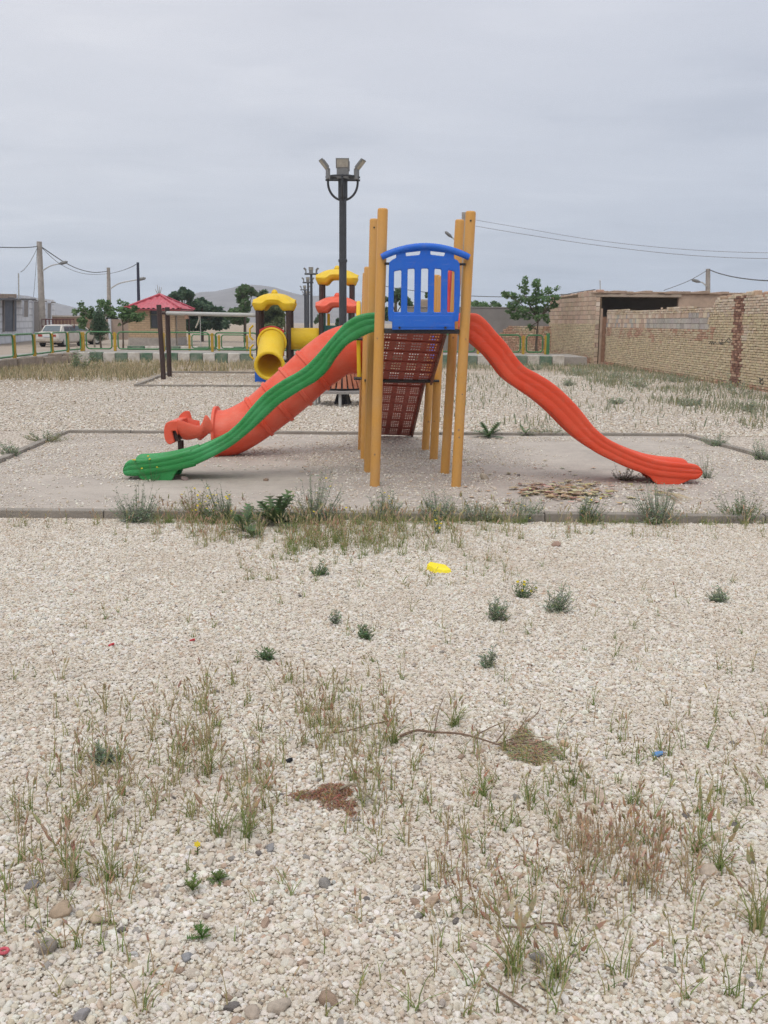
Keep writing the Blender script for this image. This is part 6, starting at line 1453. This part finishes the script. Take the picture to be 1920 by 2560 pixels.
weed(490, 1296, 90, 75, 'straw-coloured weed with pale yellow flowers by the kerb', [(.30, .26, .13), (.24, .23, .11)], 40, flowers=14)
weed(560, 1306, 120, 95, 'dark weed with many yellow flowers by the kerb left of the thistle', DG + GB, 70, flowers=22)
thistle(690, 1312, 165, 88, 'tall dark green thistle with jagged leaves by the kerb')
thistle(610, 1330, 110, 70, 'low spreading jagged weed left of the tall thistle', n=14)
thistle(630, 1345, 75, 38, 'small low jagged rosette in front of the kerb thistles', n=10)
weed(785, 1306, 130, 125, 'tall airy grey-green weed right of the thistle by the kerb', n=85, flowers=10)
weed(968, 1300, 95, 75, 'bluish bushy weed below the front ochre post', n=75, flowers=6)
weed(1098, 1300, 105, 72, 'dense bluish weed by the kerb between the front ochre posts', n=95)
weed(1195, 1300, 130, 50, 'low wide bluish weed by the kerb right of the posts', n=80)
weed(1310, 1300, 120, 55, 'low green weed by the kerb below the leaf litter', n=70, flowers=3)
weed(1462, 1306, 95, 68, 'upright green weed by the kerb dotted with yellow flowers', DG + GB, 65, flowers=9)
weed(1640, 1308, 125, 95, 'broad grey-green weed by the kerb near the dry palm leaf', n=95)
weed(1850, 1304, 150, 68, 'brownish green weed by the kerb at the right edge', DG + [(.20, .17, .10)], 80)
weed(1306, 1495, 75, 52, 'small weed with three bright yellow flowers on open gravel', DG, 30, flowers=7)
weed(1238, 1552, 70, 58, 'grey tuft weed below the yellow-flowered one', n=60)
weed(1388, 1530, 78, 62, 'thicker grey-green tuft right of the yellow flowers', n=70)
weed(1790, 1506, 46, 36, 'lone round grey tuft on gravel at the right', n=45)
weed(915, 1598, 46, 34, 'small dark tuft on gravel below the yellow block', DG, 40)
weed(842, 1560, 36, 42, 'tiny wispy tuft left of the small dark tuft', n=22)
weed(1216, 1670, 50, 48, 'wispy pale tuft on bare gravel below the grey tuft', n=30)
weed(668, 1650, 42, 36, 'small dark tuft left of centre on bare gravel', DG, 32)
weed(256, 1910, 58, 50, 'bluish spiky tuft among the tall grass at left', n=60)
thistle(505, 2350, 62, 34, 'bright green jagged rosette on bare gravel', cols=[(.10, .19, .05), (.13, .22, .07)], n=11)
thistle(482, 2232, 66, 40, 'yellow-green leafy rosette right below the tiny yellow flower', cols=[(.17, .22, .07), (.14, .20, .06)], n=10)
thistle(545, 2205, 56, 36, 'feathery green rosette with grass stems', cols=[(.13, .19, .06)], n=12)
weed(495, 2140, 20, 52, 'single tiny yellow star flower on a thin stem', [(.16, .2, .07)], 3, flowers=2, leaf=.012)
weed(795, 1440, 52, 40, 'green tuft left of the yellow block', DG, 36); weed(1090, 1335, 30, 60, 'slim weed with yellow flower buds in the grass by the kerb', DG, 14, flowers=5)
thistle(1222, 1093, 95, 42, 'spiky green weed behind the back kerb of the pad', 0.0, n=18)
thistle(1312, 1088, 55, 24, 'low green weed on the back kerb right of the spiky one', 0.0, n=12)
weed(1370, 1086, 120, 34, 'yellowish dry weed along the back kerb behind the red slide', GRY + STRAW[3:], 50, z=0, leaf=.04)
weed(1790, 1115, 70, 30, 'grey weed at the right kerb corner of the pad', GB, 50, z=0, leaf=.04)
weed(1905, 1150, 60, 45, 'green weed at the right edge beside the pad', GB, 50, z=0, leaf=.04)
weed(30, 1140, 60, 34, 'grey-green weed at the left kerb edge', GB, 45, z=0, leaf=.04)
weed(115, 1105, 110, 30, 'yellowish weeds along the left kerb of the pad', GRY + STRAW[3:], 60, z=0, leaf=.04)
weed(378, 1204, 90, 72, 'thin weed with yellow flowers growing in front of the green slide', DG, 10, flowers=17, z=0, leaf=.010)
weed(1560, 1200, 110, 44, 'dark twiggy weed with yellow flowers under the red slide end', [(.10, .11, .06), (.14, .12, .08)], 34, flowers=10, z=0)
weed(1765, 1195, 50, 60, 'grey weed just beyond the red slide tip', GB, 30, z=0)
weed(1715, 1192, 60, 24, 'yellow-flowered weed against the red slide tip', DG, 14, flowers=8, z=0, leaf=.012)
for x, y, w, h, lb in ((1600, 968, 60, 22, 'grey weed clump on far gravel, middle of the open ground'), (1450, 938, 56, 26, 'grey bushy weed near the far wall door'), (1540, 945, 70, 26, 'wide grey weed at the foot of the yard wall'), (1425, 965, 44, 22, 'grey tuft beside the red slide on far gravel'), (1728, 1015, 90, 24, 'spiky dark weed on far gravel above the right kerb'), (1690, 955, 90, 34, 'grey-green weed mass along the yard wall'), (1850, 985, 110, 50, 'yellow-flowered weed mass at the wall foot by the rust streak'), (1878, 1030, 60, 30, 'grey weed at the right edge on far gravel'), (1340, 925, 80, 34, 'grey weed clump before the painted kerb end'), (1545, 1010, 50, 14, 'flat weed on far gravel behind the red slide'), (1400, 1010, 44, 18, 'small grey weed on far gravel under the red slide bend'), (1800, 940, 70, 20, 'green weed low against the yellowish wall')):
    weed(x, y, w, h, lb, GRY + GB, 46, z=0, leaf=.06, flowers=10 if 'yellow' in lb else 0)
weed(200, 925, 90, 48, 'bushy green-grey weed at the corner of the painted kerb', GRY + DG, 80, z=0, leaf=.10)
weed(245, 905, 50, 24, 'smaller weed right of the bushy kerb corner weed', GRY + DG, 50, z=0, leaf=.08)

# ================================================================== LITTER
# yellow plastic block
yb = G(1097, 1428, ZF); dep = (yb - Vector((0, 0, H))).length; kk = dep / F
q = [Vector(((x) * kk, y_, 0)) for x, y_ in ((-31, .03), (-16, -.07), (12, -.08), (31, -.05), (20, .10), (-22, .12))]
mb = MB(); top = [Vector((v.x * .93, v.y * .9 + .004, .034 + (.012 if v.x < 0 else -.006))) for v in q]; k = 6
mb.add(q + top, [tuple(range(k))[::-1], tuple(range(k, 2 * k))] + [(i, (i + 1) % k, (i + 1) % k + k, i + k) for i in range(k)])
o = mb.build('plastic_block', plastic('lemon_plastic', (.92, .74, .012), (.92, .78, .05)), bevel=.006); o.location = yb; tag(o, 'bright yellow six-sided plastic block lying on the gravel', 'toy block')
def scrap(px, py, w_px, h_, mat, name, label, cat, rot=.3, z=ZF):
    p = G(px, py, z + .006); dep = (p - Vector((0, 0, H))).length; w = w_px * dep / F; mb = MB(); n_ = 7
    prof = [(-.5, -.12), (-.2, -.28), (.2, -.22), (.5, -.02), (.42, .18), (.05, .24), (-.38, .2)]
    a = [Vector((x * w, y_ * w, .002 + .006 * math.sin(5 * x))) for x, y_ in prof]; b = [v + Vector((0, 0, h_)) for v in a]
    mb.add(a + b, [tuple(range(n_))[::-1], tuple(range(n_, 2 * n_))] + [(i, (i + 1) % n_, (i + 1) % n_ + n_, i + n_) for i in range(n_)])
    o = mb.build(name, mat); o.location = p; o.rotation_euler = (.1, .08, rot); tag(o, label, cat)
scrap(1645, 1886, 34, .004, M('dull_blue_plastic', (.10, .24, .48), .6, .2, 20), 'plastic_scrap', 'flat blue plastic scrap on the gravel at right', 'litter', .15)
red_s = M('red_scrap', (.50, .04, .05), .5)
scrap(278, 1614, 15, .008, red_s, 'plastic_scrap', 'small red scrap beside a grass stem at left', 'litter', .4)
scrap(481, 1602, 14, .008, red_s, 'plastic_scrap', 'small red scrap on bare gravel, right one of the red pair', 'litter', -.3)
scrap(1182, 1988, 12, .008, red_s, 'plastic_scrap', 'tiny dark red scrap near the dead branch', 'litter', .7)
scrap(722, 1905, 18, .012, black_m, 'plastic_scrap', 'small black scrap between the grass drifts', 'litter', .2)
pr_ = G(9, 2377, ZF + .012); mb = MB(); mb.tube([Vector((math.cos(w) * .012, math.sin(w) * .012, 0)) for w in np.linspace(0, 6.283, 14, endpoint=False)], .005, 6, closed=True)
o = mb.build('plastic_ring', M('pink_red_plastic', (.60, .10, .13), .5)); o.location = pr_; tag(o, 'little pinkish red ring at the left edge of the gravel', 'litter')
# dead branch with dried foliage
br0 = thing('dead_branch', G(1250, 1872, ZF), 'long dead grey branch with dried brown foliage at its tip', 'branch'); mb = MB()
def gpt(x, y, h=.012): return G(x, y, ZF) + Vector((0, 0, h))
mb.tube(catmull([gpt(1000, 1847), gpt(1040, 1842, .03), gpt(1080, 1846, .03), gpt(1150, 1853, .035), gpt(1210, 1866, .03), gpt(1260, 1874, .02), gpt(1330, 1868, .04)], 24), [.0065 - .00018 * i for i in range(24)], 6)
for pts in ([(1180, 1854), (1230, 1838), (1270, 1832)], [(1240, 1866), (1262, 1848), (1275, 1833)], [(1270, 1872), (1300, 1840), (1325, 1813)], [(1245, 1872), (1300, 1862), (1360, 1878)], [(1085, 1845), (1095, 1800), (1110, 1770)], [(1300, 1868), (1340, 1880), (1380, 1875)], [(1320, 1815), (1345, 1800), (1350, 1790)]):
    mb.tube(catmull([gpt(x, y, .02 + .02 * i) for i, (x, y) in enumerate(pts)], 8), [.0035 - .0003 * i for i in range(8)], 5)
mb.build('stem', twig_m, br0)
fm = MB()
def dry_foliage(fm, x0, y0, wx, hy, n, cols, ln=(.02, .045)):
    for _ in range(n):
        while True:
            u, v = random.uniform(-1, 1), random.uniform(-1, 1)
            if u * u + v * v < 1: break
        p = G(x0 + u * wx, y0 + v * hy, ZF) + Vector((0, 0, random.uniform(.002, .032) * (1 - (u * u + v * v) * .6)))
        a = random.uniform(0, 6.283); d = Vector((math.cos(a), math.sin(a), random.uniform(-.3, .5))).normalized(); l = random.uniform(*ln); s = d.orthogonal().normalized() * random.uniform(.0012, .0022)
        e_ = p + d * l + Vector((0, 0, -.004)); m_ = p + d * l * .5 + Vector((0, 0, .004)); fm.add([p - s, p + s, m_ + s, e_, m_ - s], [(0, 1, 2, 3, 4)], tuple(x * random.uniform(.7, 1.25) for x in random.choice(cols)))
DF = [(.42, .34, .21), (.48, .40, .25), (.36, .28, .17), (.44, .40, .23)]
dry_foliage(fm, 1330, 1884, 62, 26, 900, DF); dry_foliage(fm, 1350, 1890, 46, 24, 500, DF); dry_foliage(fm, 1308, 1848, 22, 22, 240, DF); dry_foliage(fm, 1280, 1872, 30, 10, 160, DF)
fm.build('dried_foliage', litter_m, br0, colors=True)
sh = thing('dried_seed_head', G(815, 1995, ZF), 'red-brown dried seed head on a bent pale stem lying on the gravel', 'seed head'); fm = MB(); RB = [(.38, .21, .13), (.44, .26, .17), (.33, .17, .10), (.48, .32, .21)]
dry_foliage(fm, 835, 1984, 45, 17, 800, RB, (.008, .02)); dry_foliage(fm, 770, 1996, 50, 9, 420, RB, (.008, .02)); dry_foliage(fm, 835, 2012, 35, 16, 420, RB, (.008, .02)); dry_foliage(fm, 878, 2028, 14, 22, 260, RB, (.008, .02))
fm.build('seed_cluster', litter_m, sh, colors=True)
mb = MB(); mb.tube(catmull([gpt(850, 1990, .03), gpt(885, 1990, .05), gpt(915, 2004, .03), gpt(955, 2020, .01)], 10), .005, 6); mb.tube(catmull([gpt(860, 2015, .02), gpt(900, 2016, .03), gpt(918, 2006, .03)], 8), .003, 5); mb.build('stem', M('pale_dry_stem', (.33, .28, .20), .8), sh)
for x0, y0, x1, y1, lb in ((490, 1850, 620, 1870, 'x'),): pass
# other fine twigs on the gravel
for pts, lb in (([(795, 1842), (860, 1836), (930, 1818), (985, 1808)], 'thin brown twig lying in the grass left of the dead branch'), ([(1215, 2470), (1260, 2500), (1320, 2540)], 'thin grey twig at the bottom right of the gravel'), ([(1255, 2325), (1310, 2330), (1370, 2318), (1420, 2330)], 'thin dark twig under the reddish grass')):
    o = MB().tube(catmull([gpt(x, y, .015) for x, y in pts], 12), .0032, 5).build('twig', twig_m); tag(o, lb, 'twig')
# leaf litter on the pad: big curled dry leaves
lm = MB(); LC = [(.62, .52, .34), (.56, .45, .29), (.68, .58, .40), (.50, .36, .24), (.40, .27, .18)]
def curled(x, y, r, z0=.004, col=None):
    p = G(x, y, 0) + Vector((0, 0, z0)); a = random.uniform(0, 6.283); d = Vector((math.cos(a), math.sin(a), 0)); s = Vector((-d.y, d.x, 0)); w = r * random.uniform(.45, .75); cu = random.uniform(.1, .5) * r; vs_ = []
    for i in range(5):
        u = -1 + i / 2; ww = w * (1 - abs(u) ** 2.2) + .004
        for sg in (-1, 0, 1): vs_.append(p + d * (r * u) + s * (sg * ww) + Vector((0, 0, cu * (u * u * .7) + cu * .7 * (sg * sg) * (1 - abs(u)) + random.uniform(0, .006))))
    c = col or random.choice(LC); c = tuple(q * random.uniform(.8, 1.15) for q in c)
    lm.add(vs_, [(i * 3 + j, i * 3 + j + 1, (i + 1) * 3 + j + 1, (i + 1) * 3 + j) for i in range(4) for j in range(2)], c)
for _ in range(190):
    x = random.gauss(1410, 68); y = random.gauss(1233, 11)
    if 1262 < x < 1580 and 1205 < y < 1262: curled(x, y, random.uniform(.025, .065), random.uniform(.004, .02))
for _ in range(70): curled(random.uniform(1150, 1740), random.uniform(1150, 1262), random.uniform(.02, .045))
for x, y in ((1680, 1228), (1420, 1208), (1345, 1213), (1650, 1238)): curled(x, y, .07, .01, (.58, .48, .33))
o = lm.build('leaf_litter', litter_m, colors=True); tag(o, kind='stuff')
pf = thing('dry_palm_leaf', G(1690, 1250, 0), 'fan-shaped dry brown leaf lying on the pad below the red slide', 'dry leaf'); mb = MB(); hub = G(1655, 1238, 0) + Vector((0, 0, .04))
for i in range(14):
    e_ = G(1690 + i * 4.2, 1268 - i * 1.2 + random.uniform(-4, 4), 0) + Vector((0, 0, .01)); s = Vector((0, .009, 0)); m_ = hub.lerp(e_, .5) + Vector((0, 0, .012)); c = random.choice(LC[:4])
    mb.add([hub, m_ - s, e_, m_ + s, m_ + Vector((0, 0, .008))], [(0, 1, 4), (1, 2, 4), (2, 3, 4), (3, 0, 4)], c)
mb.tube([G(1630, 1230, 0) + Vector((0, 0, .015)), hub], .006, 5, col=LC[3]); mb.build('fan', litter_m, pf, colors=True)

# ================================================================== RENDER SETTINGS
scene.render.engine = 'CYCLES'; cy = scene.cycles
cy.use_denoising = True; cy.max_bounces = 6; cy.diffuse_bounces = 3; cy.glossy_bounces = 2; cy.transmission_bounces = 2; cy.volume_bounces = 1; cy.transparent_max_bounces = 4
cy.use_adaptive_sampling = True; cy.adaptive_threshold = 0.02
try: cy.denoiser = 'OPENIMAGEDENOISE'; cy.denoising_prefilter = 'FAST'
except Exception: pass
